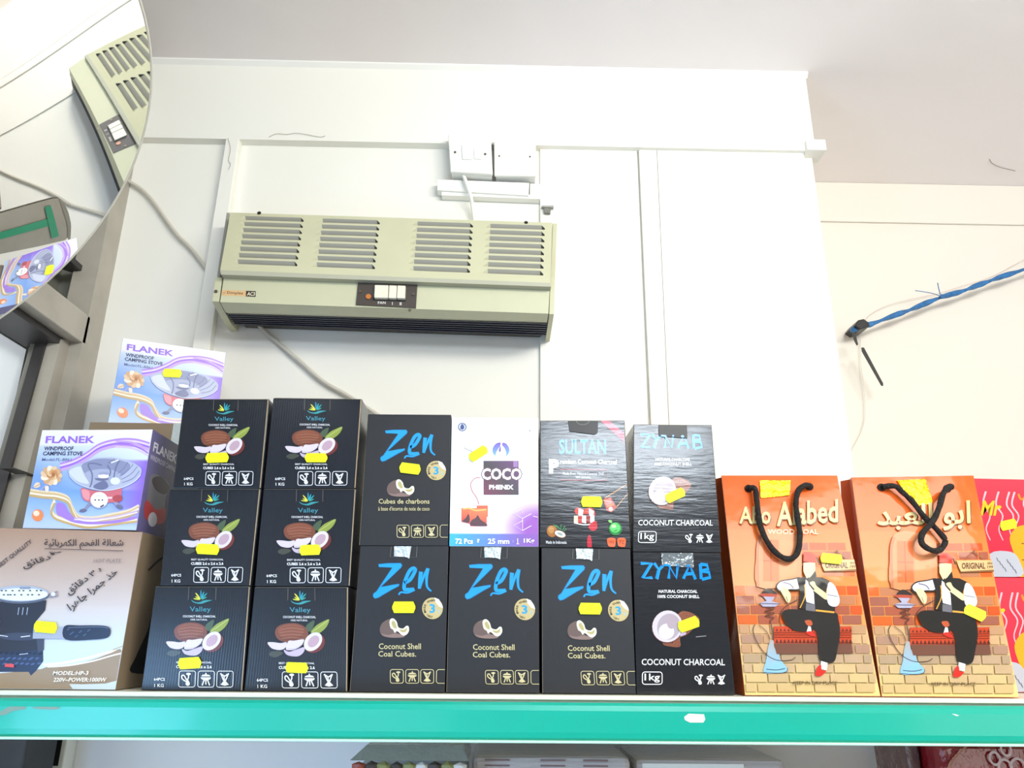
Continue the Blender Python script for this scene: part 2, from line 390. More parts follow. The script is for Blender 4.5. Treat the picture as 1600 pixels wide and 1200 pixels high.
us.append(1)
for i in range(0, len(us), 2): addq(0, us[i], 0, us[i+1], 1)
for g in groups:
    addq(0, g[0], 0, g[1], v0)
    for k in range(nsl):
        t = v0+pitch*k; addq(0, g[0], t+pitch*.68, g[1], t+pitch if k < nsl-1 else 1)
mesh('louvre_panel', vs, fs, heat, hb)
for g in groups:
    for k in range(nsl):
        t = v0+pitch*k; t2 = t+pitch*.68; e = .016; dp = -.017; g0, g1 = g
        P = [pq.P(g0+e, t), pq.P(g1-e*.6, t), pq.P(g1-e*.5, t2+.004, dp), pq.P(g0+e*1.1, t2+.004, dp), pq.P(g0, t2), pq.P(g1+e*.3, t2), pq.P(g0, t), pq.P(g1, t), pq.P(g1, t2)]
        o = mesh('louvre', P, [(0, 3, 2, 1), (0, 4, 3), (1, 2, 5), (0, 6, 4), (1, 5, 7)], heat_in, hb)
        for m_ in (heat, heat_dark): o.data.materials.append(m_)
        for p_, mi in zip(o.data.polygons, (0, 1, 2, 1, 1)): p_.material_index = mi  # slopes and right facets carry the shade in their colour
# lip under the panel, lower front, bevel, ends
prism('panel_lip', [atD(344, 422, DLp), atD(860, 442, DLp), atD(861, 448, DLp), atD(345, 429, DLp)], (0, .07, 0), mat('heater_lip', '#b5b49f', .5), hb)
lowq = dquad([(350, 431), (859, 449), (857, 490), (344, 472)], DP)
prism('lower_panel', lowq.c, (0, .05, 0), heat, hb)
bev = Quad(atD(344, 472, DP), atD(857, 490, DP), atD(855, 502, DB), atD(352, 487, DB))
mesh('bottom_bevel', bev.c+[p+V((0, .05, .01)) for p in bev.c], [(0, 3, 2, 1), (0, 1, 5, 4), (3, 7, 6, 2), (0, 4, 7, 3), (1, 2, 6, 5)], heat, hb)
gq = Quad(atD(352, 487, DB+.004), atD(855, 502, DB+.004), atD(852, 526, DG), atD(367, 508, DG))
for k in range(7):
    t = k/7; A = [gq.P(0, t), gq.P(1, t), gq.P(1, t+.07), gq.P(0, t+.07)]
    prism('grille_slat', A, (0, .016, .016), blue_dark, hb)
up_ = V((0, .012, .03))
mesh('grille_backing', [p+V((0, .03, .03)) for p in gq.c], [(0, 3, 2, 1)], black, hb)
# casing behind
cs = [atD(360, 332, DT), atD(863, 348, DT)]
prism('casing', [atD(361, 334, DT)+V((0, .004, 0)), atD(862, 350, DT)+V((0, .004, 0)), V((atD(862, 350, DT).x, WD-.001, atD(862, 350, DT).z)), V((atD(361, 334, DT).x, WD-.001, atD(361, 334, DT).z))], (0, 0, -.004), heat, hb)
prism('inner_box', [p+V((0, .045, 0)) for p in (atD(366, 336, DT), atD(857, 350, DT), atD(850, 500, DT), atD(362, 484, DT))], (0, .048, 0), heat_dark, hb)
def endcap(pr, w, m=None):
    P = [atD(*p) for p in pr]; P = P+[V((P[-1].x, WD-.001, P[-1].z)), V((P[0].x, WD-.001, P[0].z))]
    prism('end_cap', P, (w, 0, 0), m or heat, hb, bevel=.0008)
endcap([(336, 433, DP+.003), (331, 471, DP+.003), (352, 508, DG)], .014)
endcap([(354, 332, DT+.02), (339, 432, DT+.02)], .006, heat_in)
endcap([(863.5, 349, DT+.002), (860, 432, DP+.004), (858, 491, DP+.004), (853, 526, DG)], .0095)
for x, y, D in ((338, 456, DP), (863.5, 475, DP+.004)): disc('screw', atD(x, y, D+.004), (0, -1, 0), .0032, .003, screw, hb, n=12)
for x, y in ((405, 334), (822, 349)): disc('screw_hole', atD(x, y-1, DT-.001), (0, -1, .2), .004, .001, black, hb, n=12)
bd = Art(dquad([(347, 453), (400, 455), (399.6, 464), (346, 461.5)], DP), [(0, 0), (265, 0), (265, 50), (0, 50)])
bd.rect(0, 0, 190, 50, '#e0b885'); bd.rect(188, 0, 265, 50, '#2a241c')
bd.text('Dimplex', 42, 10, 168, 42, '#4a3420', .01); bd.text('AC3', 196, 9, 257, 42, '#e8dcc0', .03, sh=4)
for y in (14, 22, 30): bd.line([(6, y+8), (30, y)], 3, '#b98550')
bd.build('badge', p_matte, hb)
cp = dquad([(560, 438), (652.4, 441.4), (650, 482), (556.4, 477)], DP)
prism('control_plate', [p+V((0, -.003, 0)) for p in cp.c], (0, .003, 0), ctrl, hb)
for x0, x1 in ((585, 606.5), (607.5, 619.5), (620.5, 633)):
    pxprism('rocker_key', [(x0+.5, 445+(x0-586)*.02), (x1+.5, 445.5+(x0-586)*.02), (x1-.5, 465.5+(x0-586)*.02), (x0-.5, 465+(x0-586)*.02)], DP-.012, .010, ivory, hb, bevel=.001)
pxprism('key_recess', [(583, 464), (634, 466), (634, 471), (583, 469)], DP-.0035, .0005, black, hb)
ca = Art(Quad(*[p+V((0, -.003, 0)) for p in cp.c]), [(560, 438), (652.4, 441.4), (650, 482), (556.4, 477)])
ca.text('FAN', 590, 472, 602, 476, '#e8e4dc', .02); ca.text('I', 612, 473, 613, 477.5, '#e8e4dc', .03); ca.text('II', 624, 473.4, 627, 478, '#e8e4dc', .03)
ca.build('control_lettering', p_matte, hb)
disc('pilot_lamp', atD(576, 464, DP-.003), (0, -1, 0), .0052, .003, mat('pilot_orange', '#c87838', .3), hb)
for x, y in ((563, 456), (646, 460), (640, 485)): disc('screw', atD(x, y, DP-.003), (0, -1, 0), .0028, .002, screw, hb, n=12)

# ------------------------------------------------------------------ switches, trunking, cables
sw = thing('fused_switch_box', atD(736, 240, WD), 'white square electrical switch box with rocker above the heater, cable leaving its bottom', 'switch')
pxprism('back_box', [(703, 214), (766, 216), (769, 276), (706, 272)], WD-.037, .036, gloss_white, sw, bevel=.002)
pxprism('face_plate', [(700, 209.5), (767, 212), (770, 272), (704, 268)], WD-.047, .009, gloss_white, sw, bevel=.002)
pxprism('rocker', [(721, 226), (736, 226.5), (737, 249), (722.5, 248.5)], WD-.050, .004, gloss_white, sw, bevel=.001)
pxprism('fuse_holder', [(740, 232), (752, 232.5), (752.5, 248.5), (741, 248)], WD-.050, .004, gloss_white, sw, bevel=.001)
for x, y in ((711, 238), (758, 241)): disc('screw', atD(x, y, WD-.047), (0, -1, 0), .0028, .001, screw, sw, n=12)
s2 = thing('blank_switch_plate', atD(805, 240, WD), 'blank white electrical cover plate right of the switch box', 'plate')
pxprism('back_box', [(774, 216), (836, 219), (837, 276), (775, 275)], WD-.036, .035, gloss_white, s2, bevel=.001)
pxprism('face_plate', [(772, 213), (837, 217), (838, 275), (772.5, 274)], WD-.044, .007, gloss_white, s2, bevel=.002)
for x, y in ((780, 244), (828, 245)): disc('screw', atD(x, y, WD-.044), (0, -1, 0), .002, .001, screw, s2, n=12)
tk = thing('cable_trunking', atD(760, 295, WD), 'white plastic cable trunking lying across under the two switch boxes', 'trunking')
pxprism('cover', [(683, 280), (827, 285.5), (826, 305.5), (683, 297)], WD-.025, .024, gloss_white, tk, bevel=.001)
pxprism('base', [(690, 298), (843, 305), (844, 311), (690, 305)], WD-.02, .019, gloss_white, tk)
pxprism('base', [(828, 286), (844, 288), (844, 311), (828, 309)], WD-.012, .011, gloss_white, tk)
cl = thing('broken_wall_bracket', atD(856, 328, WD), 'small grey metal bracket stub on the wall above the heater right end', 'bracket')
pxprism('plate', [(850, 323), (861, 323), (860, 333), (851, 332)], WD-.016, .006, mat('grey_mesh', '#8b8b84', .6, var=.4, scale=600), cl)
pxprism('arm', [(846, 321), (865, 321), (865, 324), (846, 323)], WD-.018, .017, mat('grey_arm', '#a7a69e', .5), cl)
c1 = tube('power_cable', [atD(*p, D) for p, D in (((722, 269), WD-.03), ((728, 284), WD-.036), ((735, 305), WD-.033), ((738, 322), WD-.02), ((741, 345), WD-.012), ((742, 352), WD-.012))], .0042, gloss_white)
tag(c1, 'short white power cable dropping from the switch box to the heater', 'cable')
c2 = tube('wall_cable', [atD(*p, WD-.010) for p in ((198, 282), (206, 286), (225, 299), (244, 321), (262, 347), (280, 370), (300, 390), (336, 437), (372, 478), (408, 512), (436, 537), (470, 566), (505, 596), (545, 619), (600, 655), (680, 715), (800, 800))], .0040, cablem)
tag(c2, 'long beige cable slanting down the wall, passing behind the heater', 'cable')
for p in ((244, 322), (300, 391)):
    pass
# ------------------------------------------------------------------ rope on the right
RX = RD-.03
rp = thing('blue_rope', atD(1345, 512, RX), 'twisted blue plastic rope stretched across the right-hand wall', 'rope')
bluem = mat('blue_twine', '#2f78b8', .4, var=.4, scale=200)
tube('strand', [atD(*p, RX-.03) for p in ((1330, 516), (1345, 511), (1362, 506), (1400, 492), (1430, 481), (1466, 466), (1500, 456), (1530, 445), (1560, 434), (1600, 421), (1660, 400))], .0056, bluem, rp, ns=10, twist=.45)
tube('loose_end', [atD(*p, RX-.034) for p in ((1470, 463), (1455, 458), (1430, 454))], .001, bluem, rp)
tube('loose_end', [atD(*p, RX-.034) for p in ((1470, 463), (1467, 452), (1465, 442))], .0012, bluem, rp)
disc('knot', atD(1471, 464, RX-.040), (0, -1, 0), .006, .006, bluem, rp, n=10)
tg = thing('black_cable_tie', atD(1348, 508, RX), 'black cable tie wrapped round the end of the blue rope, tail hanging down', 'cable tie')
blob = [(1336, 508), (1341, 500), (1350, 498), (1358, 504), (1359, 510), (1345, 514)]
prism('head', [atD(x, y, RX-.045) for x, y in blob], (0, .065, 0), black, tg, bevel=.002)
prism('tail', [atD(x, y, RX-.046) for x, y in ((1332, 520), (1336, 519), (1341, 538), (1339, 540), (1334, 530))], (0, .002, 0), black, tg)
prism('tail', [atD(x, y, RX-.046) for x, y in ((1346, 543), (1350, 543), (1380, 599), (1380, 603), (1377, 602), (1347, 549))], (0, .002, 0), black, tg)
t1 = tube('thin_wire', [atD(*p, RX+.02) for p in ((1352, 500), (1362, 490), (1385, 478), (1420, 468), (1460, 460), (1500, 448), (1550, 432), (1600, 406), (1650, 385))], .0006, mat('pink_wire', '#d8b4a8', .5), ns=5)
tag(t1, 'thin pinkish wire running just above the blue rope', 'wire')
t2 = tube('white_thread', [atD(*p, RX+.02) for p in ((1345, 520), (1345, 560), (1349, 600), (1352, 640), (1348, 670), (1330, 705), (1318, 730), (1308, 780))], .001, mat('white_wire', '#e6e0d6', .5), ns=5)
tag(t2, 'thin white thread hanging from the rope end down behind the bags', 'thread')

# ------------------------------------------------------------------ shelf
sh = thing('display_shelf', (0, 1.05, E-.125), 'long metal shop shelf with a turquoise green front lip carrying all the boxes', 'shelf')
X0, X1 = -.80, 1.35
box('shelf_board', (X0, 1.058, SHZ-.02), (X1, 1.47, SHZ), cream, sh)
box('board_edge', (X0, 1.050, SHZ-.003), (X1, 1.058, SHZ+.002), cream, sh)
lt = E-.0735; lb = E-.1205
prof = [(1.052, lt-.004), (1.045, lt-.001), (1.038, lt-.001), (1.034, lt-.004), (1.033, lt-.010), (1.033, lb+.012), (1.034, lb+.006), (1.037, lb+.003), (1.052, lb+.003)]
vs = [V((x, y, z)) for x in (X0, X1) for y, z in prof]; n = len(prof)
mesh('front_lip', vs, [(i+1, i, n+i, n+i+1) for i in range(n-1)], green, sh)
box('lip_bottom_bead', (X0, 1.031, lb), (X1, 1.052, lb+.003), pearl, sh, bevel=.001)
box('back_rail', (X0, 1.46, SHZ-.05), (X1, 1.475, SHZ-.02), cream, sh)
LQ = Quad(V((X0, 1.0328, lt-.010)), V((X1, 1.0328, lt-.010)), V((X1, 1.0328, lb+.012)), V((X0, 1.0328, lb+.012)))
def lpx(p): x, y = p; w = atD(x, y, 1.0325); return ((w.x-X0)/(X1-X0), 1-(w.z-(lb+.012))/((lt-.010)-(lb+.012)))
lip = Art(LQ, [(0, 0), (1, 0), (1, 1), (0, 1)])
for col, pts in (('#7d988a', [(0, 1112), (14, 1104), (30, 1103), (42, 1104), (40, 1108), (20, 1111), (8, 1117), (0, 1118)]),
                 ('#7d988a', [(48, 1106), (60, 1100), (92, 1100), (95, 1106), (88, 1109), (60, 1108)]),
                 ('#7fa899', [(100, 1101), (110, 1095), (112, 1097), (103, 1103)]), ('#5f9c8c', [(150, 1101), (165, 1101), (175, 1103), (165, 1105)]),
                 ('#e7ead8', [(1069, 1120), (1076, 1115), (1100, 1116), (1102, 1124), (1099, 1129), (1078, 1129), (1070, 1125)]),
                 ('#eef2e6', [(1486, 1109), (1491, 1110), (1499, 1118), (1495, 1119), (1487, 1114)]),
                 ('#2c8f78', [(1324, 1107), (1328, 1107), (1328, 1109), (1324, 1110)])):
    lip = Art(LQ, [(0, 0), (1, 0), (1, 1), (0, 1)]); lip.poly([lpx(p) for p in pts], col); lip.build('paint_chip', p_matte, sh)
# lower bay
gw = mat('bay_panel', '#f6f3f6', .5, var=.04, scale=10)
bp = box('bay_back_panel', (-.72, 1.455, .55), (X1, 1.462, SHZ-.052), gw); tag(bp, 'pale grey back panel of the shelving bay below the green shelf', 'panel')
for x0, lab in ((atD(88, 1180, 1.42).x, 'white slotted shelving upright below the green shelf, left end'), (atD(1401, 1180, 1.42).x, 'white slotted shelving upright below the green shelf, right side')):
    u = thing('shelving_upright', (x0, 1.42, .3), lab, 'upright')
    box('post', (x0-.014, 1.42, .3), (x0+.014, 1.454, SHZ-.021), gloss_white, u, bevel=.002)
    for k in range(4):
        z = E-.155-k*.07; box('slot', (x0-.005, 1.4185, z-.05), (x0+.006, 1.4198, z), black, u)
ls = box('lower_shelf', (X0, 1.06, 1.16), (X1, 1.41, 1.18), cream); tag(ls, 'cream lower shelf under the display shelf, mostly out of view', 'shelf')
def px_box(x0, x1, y, D, dep, zb=1.181): a = atD(x0, y, D); b = atD(x1, y, D); return (a.x, D, zb), (b.x, D+dep, (a.z+b.z)/2)
tr_ = thing('pebble_tray', (atD(640, 1180, 1.16).x, 1.2, 1.181), 'clear lidded plastic tray of coloured pebbles under the shelf centre', 'tray')
a, b = px_box(552, 728, 1188, 1.16, .16); zt2 = a[2]
box('tub', a, (b[0], b[1], b[2]-.012), mat('smoky_plastic', '#9a968f', .3, coat=.5), tr_, bevel=.004)
zz = b[2]
prism('lid', [V((a[0]-.004, a[1]-.004, zz)), V((b[0]+.004, a[1]-.004, zz)), V((b[0]-.006, a[1]+.01, zz+.018)), V((a[0]+.016, a[1]+.01, zz+.018))], (0, .14, 0), mat('grey_lid', '#8f948c', .25, coat=.6, bump='n', bs=.4, scale=60), tr_)
peb = [mat('pebble_%s' % n, c, .5) for n, c in (('white', '#e5e0da'), ('rust', '#9c4a36'), ('dark', '#4a4038'), ('ochre', '#c9a250'), ('olive', '#8f8f58'))]
import bmesh
for r in range(3):
    for i in range(9):
        bm = bmesh.new(); bmesh.ops.create_icosphere(bm, subdivisions=1, radius=1)
        me = bpy.data.meshes.new('pebble')
        for v in bm.verts: v.co = V((v.co.x*.011, v.co.y*.006, v.co.z*.007))*random.uniform(.85, 1.15)
        bm.to_mesh(me); bm.free()
        o = link('pebble', me, random.choice(peb), tr_)
        o.location = V((a[0]+.008+(b[0]-a[0]-.016)*i/8, a[1]-.002, zz-.008-r*.012))-tr_.location
foil = mat('wrapped_film', '#c6bdbb', .3, bump='n', bs=.5, scale=40, coat=.5, stretch=(.3, 1, 3))
wp = thing('wrapped_tray_pack', (atD(830, 1185, 1.2).x, 1.25, 1.181), 'film-wrapped pale tray pack beside the pebble tray under the shelf', 'pack')
a, b = px_box(738, 985, 1182, 1.2, .16); box('film', a, b, foil, wp, bevel=.008)
for k in range(5):
    for xx in (0, .35, .62):
        x_ = a[0]+(b[0]-a[0])*(xx+.08); box('rib', (x_, a[1]-.001, b[2]-.006-.007*k), (x_+.035, a[1]+.001, b[2]-.004-.007*k), mat('rib_shade', '#8a6f6c', .5), wp)
wp2 = thing('flat_wrapped_pack', (atD(1120, 1185, 1.22).x, 1.25, 1.181), 'second film-wrapped pack with a pale stripe, right of the ribbed one', 'pack')
a, b = px_box(992, 1225, 1186, 1.22, .16); box('film', a, b, foil, wp2, bevel=.008)
box('stripe', (a[0]+.01, a[1]-.002, b[2]-.012), (b[0]-.06, a[1]+.001, b[2]-.006), gloss_white, wp2)
rb_ = thing('red_snack_bag', (atD(1520, 1185, 1.14).x, 1.2, 1.181), 'dark red glossy bag with white bubble drawing at the lower right', 'bag')
a = atD(1440, 1160, 1.14); b = atD(1640, 1160, 1.14); zt_ = E-.126
bagm = mat('red_film', '#8a1a20', .2, bump='n', bs=.6, scale=20, coat=.7)
prism('sack', [V((a.x+.02, 1.14, zt_)), V((b.x, 1.14, zt_)), V((b.x, 1.12, 1.181)), V((a.x+.005, 1.12, 1.181))], (0, .12, 0), bagm, rb_, bevel=.01)
q = Quad(V((a.x, 1.139, zt_)), V((b.x, 1.139, zt_)), V((b.x, 1.1375, zt_-.06)), V((a.x, 1.1375, zt_-.06)))
ar = Art(q, [(0, 0), (1600, 0), (1600, 480), (0, 480)], .004)
for x, y, r in ((1010, 80, 62), (850, 170, 62), (1120, 260, 90), (960, 260, 80)): ar.line([(x+r*math.cos(i*.4), y+r*math.sin(i*.4)) for i in range(16)], 26, '#d9b8b4', closed=True)
ar.poly([(560, 0), (800, 0), (780, 25), (570, 50)], '#cfc8b4'); ar.line([(570, 20), (300, 220), (260, 400)], 18, '#a8663e', smooth=True)
ar.build('bubble_print', p_coat, rb_)
db = thing('clear_brown_bag', (atD(1425, 1185, 1.16).x, 1.2, 1.181), 'brown see-through bag between the right upright and the red bag', 'bag')
a2 = atD(1412, 1160, 1.18); prism('sack', [V((a2.x, 1.18, zt_)), V((a.x+.016, 1.18, zt_)), V((a.x+.003, 1.16, 1.181)), V((a2.x, 1.16, 1.181))], (0, .1, 0), mat('brown_film', '#6a4a44', .25, bump='n', bs=.5, scale=25, coat=.5), db, bevel=.006)
bb = thing('dark_crate', (atD(30, 1185, 1.2).x, 1.2, 1.181), 'dark grey box under the shelf at the far left', 'box')
a, b = px_box(-40, 44, 1153, 1.3, .09)
box('body', a, (b[0], b[1], SHZ-.03), mat('dark_card', '#3f4147', .6, var=.4, scale=30), bb, bevel=.003)
box('flap', (b[0]-.085, a[1]-.003, a[2]), (b[0]-.078, a[1]-.0005, SHZ-.032), mat('grey_edge', '#9aa0a8', .5), bb)

# ------------------------------------------------------------------ boxes
def carton(name, px, D, dep, label, cat, group, m, shelf=True, Db=None, zbot=None, back=None):
    q = dquad(px, D, Db)
    if shelf:
        for i in (2, 3): q.c[i].z = SHZ+.0008
    if zbot is not None:
        for i in (2, 3): q.c[i].z = zbot
    base = (q.c[2]+q.c[3])/2+V((0, dep/2, 0))
    t = thing(name, base, label, cat, group)
    if back: bk = [q.c[i]+V(back) for i in range(4)]
    else: bk = [q.c[0]+V((0, dep, 0)), q.c[1]+V((0, dep, 0)), q.c[2]+V((0, dep, 0)), q.c[3]+V((0, dep, 0))]
    # BL BR BRb BLb / TL TR TRb TLb
    v = [q.c[3], q.c[2], bk[2], bk[3], q.c[0], q.c[1], bk[1], bk[0]]
    mesh('carton', v, BF, m, t, bevel=.0008)
    q2 = Quad(*q.c); q2.bk = bk
    return t, q2
def sticker(t, q, px, x, y, w=36, h=16, rot=0, base=.0022):
    base = max(base, LAY.get(t.name, 0)+.0008); a = Art(q, px, base); r = math.radians(rot)
    pts = [(-.5, -.08), (-.41, -.5), (.41, -.5), (.5, -.1), (.5, .1), (.42, .5), (-.42, .5), (-.5, .12)]
    tr = lambda u, v: (x+u*w*math.cos(r)-v*h*math.sin(r), y+u*w*math.sin(r)+v*h*math.cos(r))
    P = [tr(u, v) for u, v in pts]
    fp = [a.pt(*p) for p in P]
    o = prism('price_sticker', fp, -q.n*.0006, yellow, t, label='yellow price sticker')
    b = Art(q, px, base+.0001)
    for vv in (-.28, -.12): b.line([tr(-.3, vv), tr(.25, vv)], h*.035, '#c9d200')
    b.build('faint_print', p_matte, o)
def icon(a, k, cx, cy, s, c, w=None):
    w = w or s*.09; L = lambda pts, ww=w, **kk: a.line([(cx+x*s, cy+y*s) for x, y in pts], ww, c, **kk)
    if k == 0:
        L([(.12, -.40), (.12, -.12), (.02, .12), (.10, .34)]); a.ell(cx+.06*s, cy+.30*s, s*.15, s*.15, c); a.ell(cx+.12*s, cy-.34*s, s*.17, s*.08, c)
        L([(.0, .2), (-.3, .0), (-.34, -.2), (-.2, -.25), (.02, .1), (.15, .15)], smooth=True)
    elif k == 1:
        a.ell(cx, cy-.12*s, s*.36, s*.2, c, n=12, a0=0, a1=180); a.ell(cx, cy-.18*s, s*.32, s*.14, c, n=12, a0=180, a1=360)
        L([(-.12, .06), (-.26, .42)]); L([(.12, .06), (.26, .42)]); L([(0, .06), (0, .36)]); L([(0, -.3), (.02, -.42)])
    elif k == 2:
        L([(-.26, -.38), (-.06, .1)]); L([(.26, -.38), (.06, .1)]); L([(-.3, -.38), (0, -.2), (.3, -.38)]); L([(-.05, -.2), (0, .1)], w*.8)
        a.poly([(cx-.3*s, cy+.36*s), (cx, cy+.05*s), (cx+.3*s, cy+.36*s), (cx, cy+.44*s)], c)
    else: L([(-.2, -.2), (.2, .2)])

def coco_valley(a, sticker_cover=False):
    # logo
    for ang, ln, col in ((-62, 62, '#e4dc50'), (-82, 72, '#c8d84a'), (-40, 80, '#dfe04e'), (-12, 0, ''), (0, 86, '#2f8fb0'), (22, 78, '#39a2b4'), (44, 84, '#2f9a9c'), (66, 60, '#43a59a')):
        if not ln: continue
        r = math.radians(ang); cx, cy = 625+math.sin(r)*ln*.62, 236-math.cos(r)*ln*.62
        a.ell(cx, cy, ln*.075+1, ln*.50, col, rot=ang, n=14)
    a.blob([(525, 238), (560, 258), (610, 262), (660, 242), (740, 240), (690, 256), (630, 276), (575, 272), (540, 258)], '#3c9aa0', 3)
    a.text('Valley', 508, 305, 728, 368, '#4a94a8', .005)
    a.text('COCONUT SHELL CHARCOAL', 435, 390, 778, 412, '#e4e6ea', .02); a.text('100% NATURAL', 515, 424, 692, 443, '#d4d6da', .02)
    # leaves
    a.blob([(660, 520), (690, 470), (760, 432), (750, 490), (715, 545)], '#4c5f4a', 3)
    a.blob([(715, 555), (770, 490), (840, 450), (918, 422), (890, 490), (830, 545), (770, 570)], '#8f9e4a', 3)
    a.line([(730, 550), (910, 430)], 5, '#c2c97c')
    a.blob([(270, 775), (300, 745), (370, 738), (420, 760), (360, 795), (310, 800)], '#474b44', 3)
    # whole nut
    a.blob([(345, 550), (380, 495), (470, 465), (580, 465), (660, 500), (690, 560), (660, 620), (560, 650), (450, 650), (370, 620)], '#7c4a3a', 5)
    a.blob([(380, 530), (440, 485), (560, 475), (650, 520), (600, 590), (470, 610), (400, 585)], '#8c5542', 4)
    for k in range(9):
        y = 500+k*15; a.line([(390+abs(k-4)*6, y+12), (520, y-6+k), (655-abs(k-4)*5, y+10)], 3, '#a5745c' if k % 2 else '#643628', smooth=True)
    # half nut
    a.ell(748, 658, 118, 92, '#6f3433', rot=-30); a.ell(735, 645, 112, 76, '#ddd4dc', rot=-42); a.ell(740, 642, 72, 46, '#bd9fae', rot=-42)
    # pieces
    a.blob([(265, 655), (330, 652), (400, 660), (460, 652), (450, 700), (400, 728), (330, 722), (290, 700)], '#d6cad8', 4)
    a.blob([(450, 720), (480, 640), (540, 635), (640, 622), (620, 670), (560, 715), (500, 730)], '#dacfde', 4)
    a.blob([(430, 725), (480, 745), (560, 722), (640, 700), (630, 750), (570, 790), (480, 785), (440, 760)], '#c4b4cc', 4)
    a.line([(460, 718), (560, 712), (630, 665)], 5, '#b9a4c2', smooth=True)
VS = [(150, 105), (1152, 100), (1052, 1145), (2, 1140)]
def valley(px, label, st, shelf=False, D=1.1, row='', gl=0):
    t, q = carton('charcoal_box', px, D, .135, label, 'box', 'black cartons of coconut charcoal cubes with a leaf emblem', box_black, shelf)
    a = Art(q, VS); coco_valley(a)
    a.text('BEST QUALITY CHARCOAL', 370, 850, 735, 872, '#dfe0e6', .02); a.text('CUBES 2.6 x 2.6 x 2.6', 366, 888, 735, 918, '#eceef2', .03)
    a.text('64PCS', 138, 1014, 252, 1044, '#e8eaee', .02); a.text('1 KG', 142, 1074, 240, 1108, '#e8eaee', .02)
    for i, x in enumerate((475, 672, 868)):
        a.rrect(x-84, 945, x+84, 1106, 22, 7, '#e6e8ee', sh=10); icon(a, i, x+2, 1026, 150, '#e2e4ea')
    a.line([(1140, 108), (1044, 1138)], 10, '#b39a78'); a.line([(160, 110), (1140, 106)], 7, '#5d5648')
    a.line([(505, 115), (497, 238)], 3, '#8a8272'); a.line([(790, 115), (784, 238)], 3, '#8a8272')
    a.build('front_print', p_black, t)
    v = [q.P(.35, 0, .0003), q.P(.645, 0, .0003), q.P(.64, .135, .0003), q.P(.352, .135, .0003)]
    if st: sticker(t, q, px, *st)
    # closed top: bare board
    tq_ = Quad(q.bk[0], q.bk[1], q.c[1], q.c[0]); tq_.n = V((0, 0, 1))
    b = Art(tq_, [(0, 0), (100, 0), (100, 100), (0, 100)], .0008)
    b.rect(1, 1, 99, 99, '#a79b86'); b.line([(0, 50), (100, 50)], 1, '#6f6453'); b.build('top_flaps', p_matte, t)
    return t, q
valley([(243, 916), (392, 916), (379, 1082), (220, 1081)], 'black coconut charcoal box on the shelf, leftmost of the bottom row of leaf-emblem boxes', (297, 1037, 36, 18, -4), True)
valley([(398, 917), (545, 917), (543, 1083), (381, 1082)], 'black coconut charcoal box on the shelf, second leaf-emblem box of the bottom row', (464, 1043, 35, 17, 2), True)
valley([(265, 764), (408, 764), (392, 915.5), (250, 915)], 'black leaf-emblem charcoal box in the middle of the left stack', (325, 860, 36, 16, 3))
valley([(412, 764), (557, 764), (547, 916), (398, 916)], 'black leaf-emblem charcoal box in the middle of the right stack', (485, 860, 33, 16, -2))
valley([(287, 624), (421, 624), (408, 763.5), (270, 763)], 'black leaf-emblem charcoal box topping the left stack, before the upper stove box', (340, 716, 36, 15, -2))
valley([(427, 622), (566, 624), (556, 763.5), (412, 763.5)], 'black leaf-emblem charcoal box on top of the right stack, below the heater', (495, 716, 35, 14, 0))

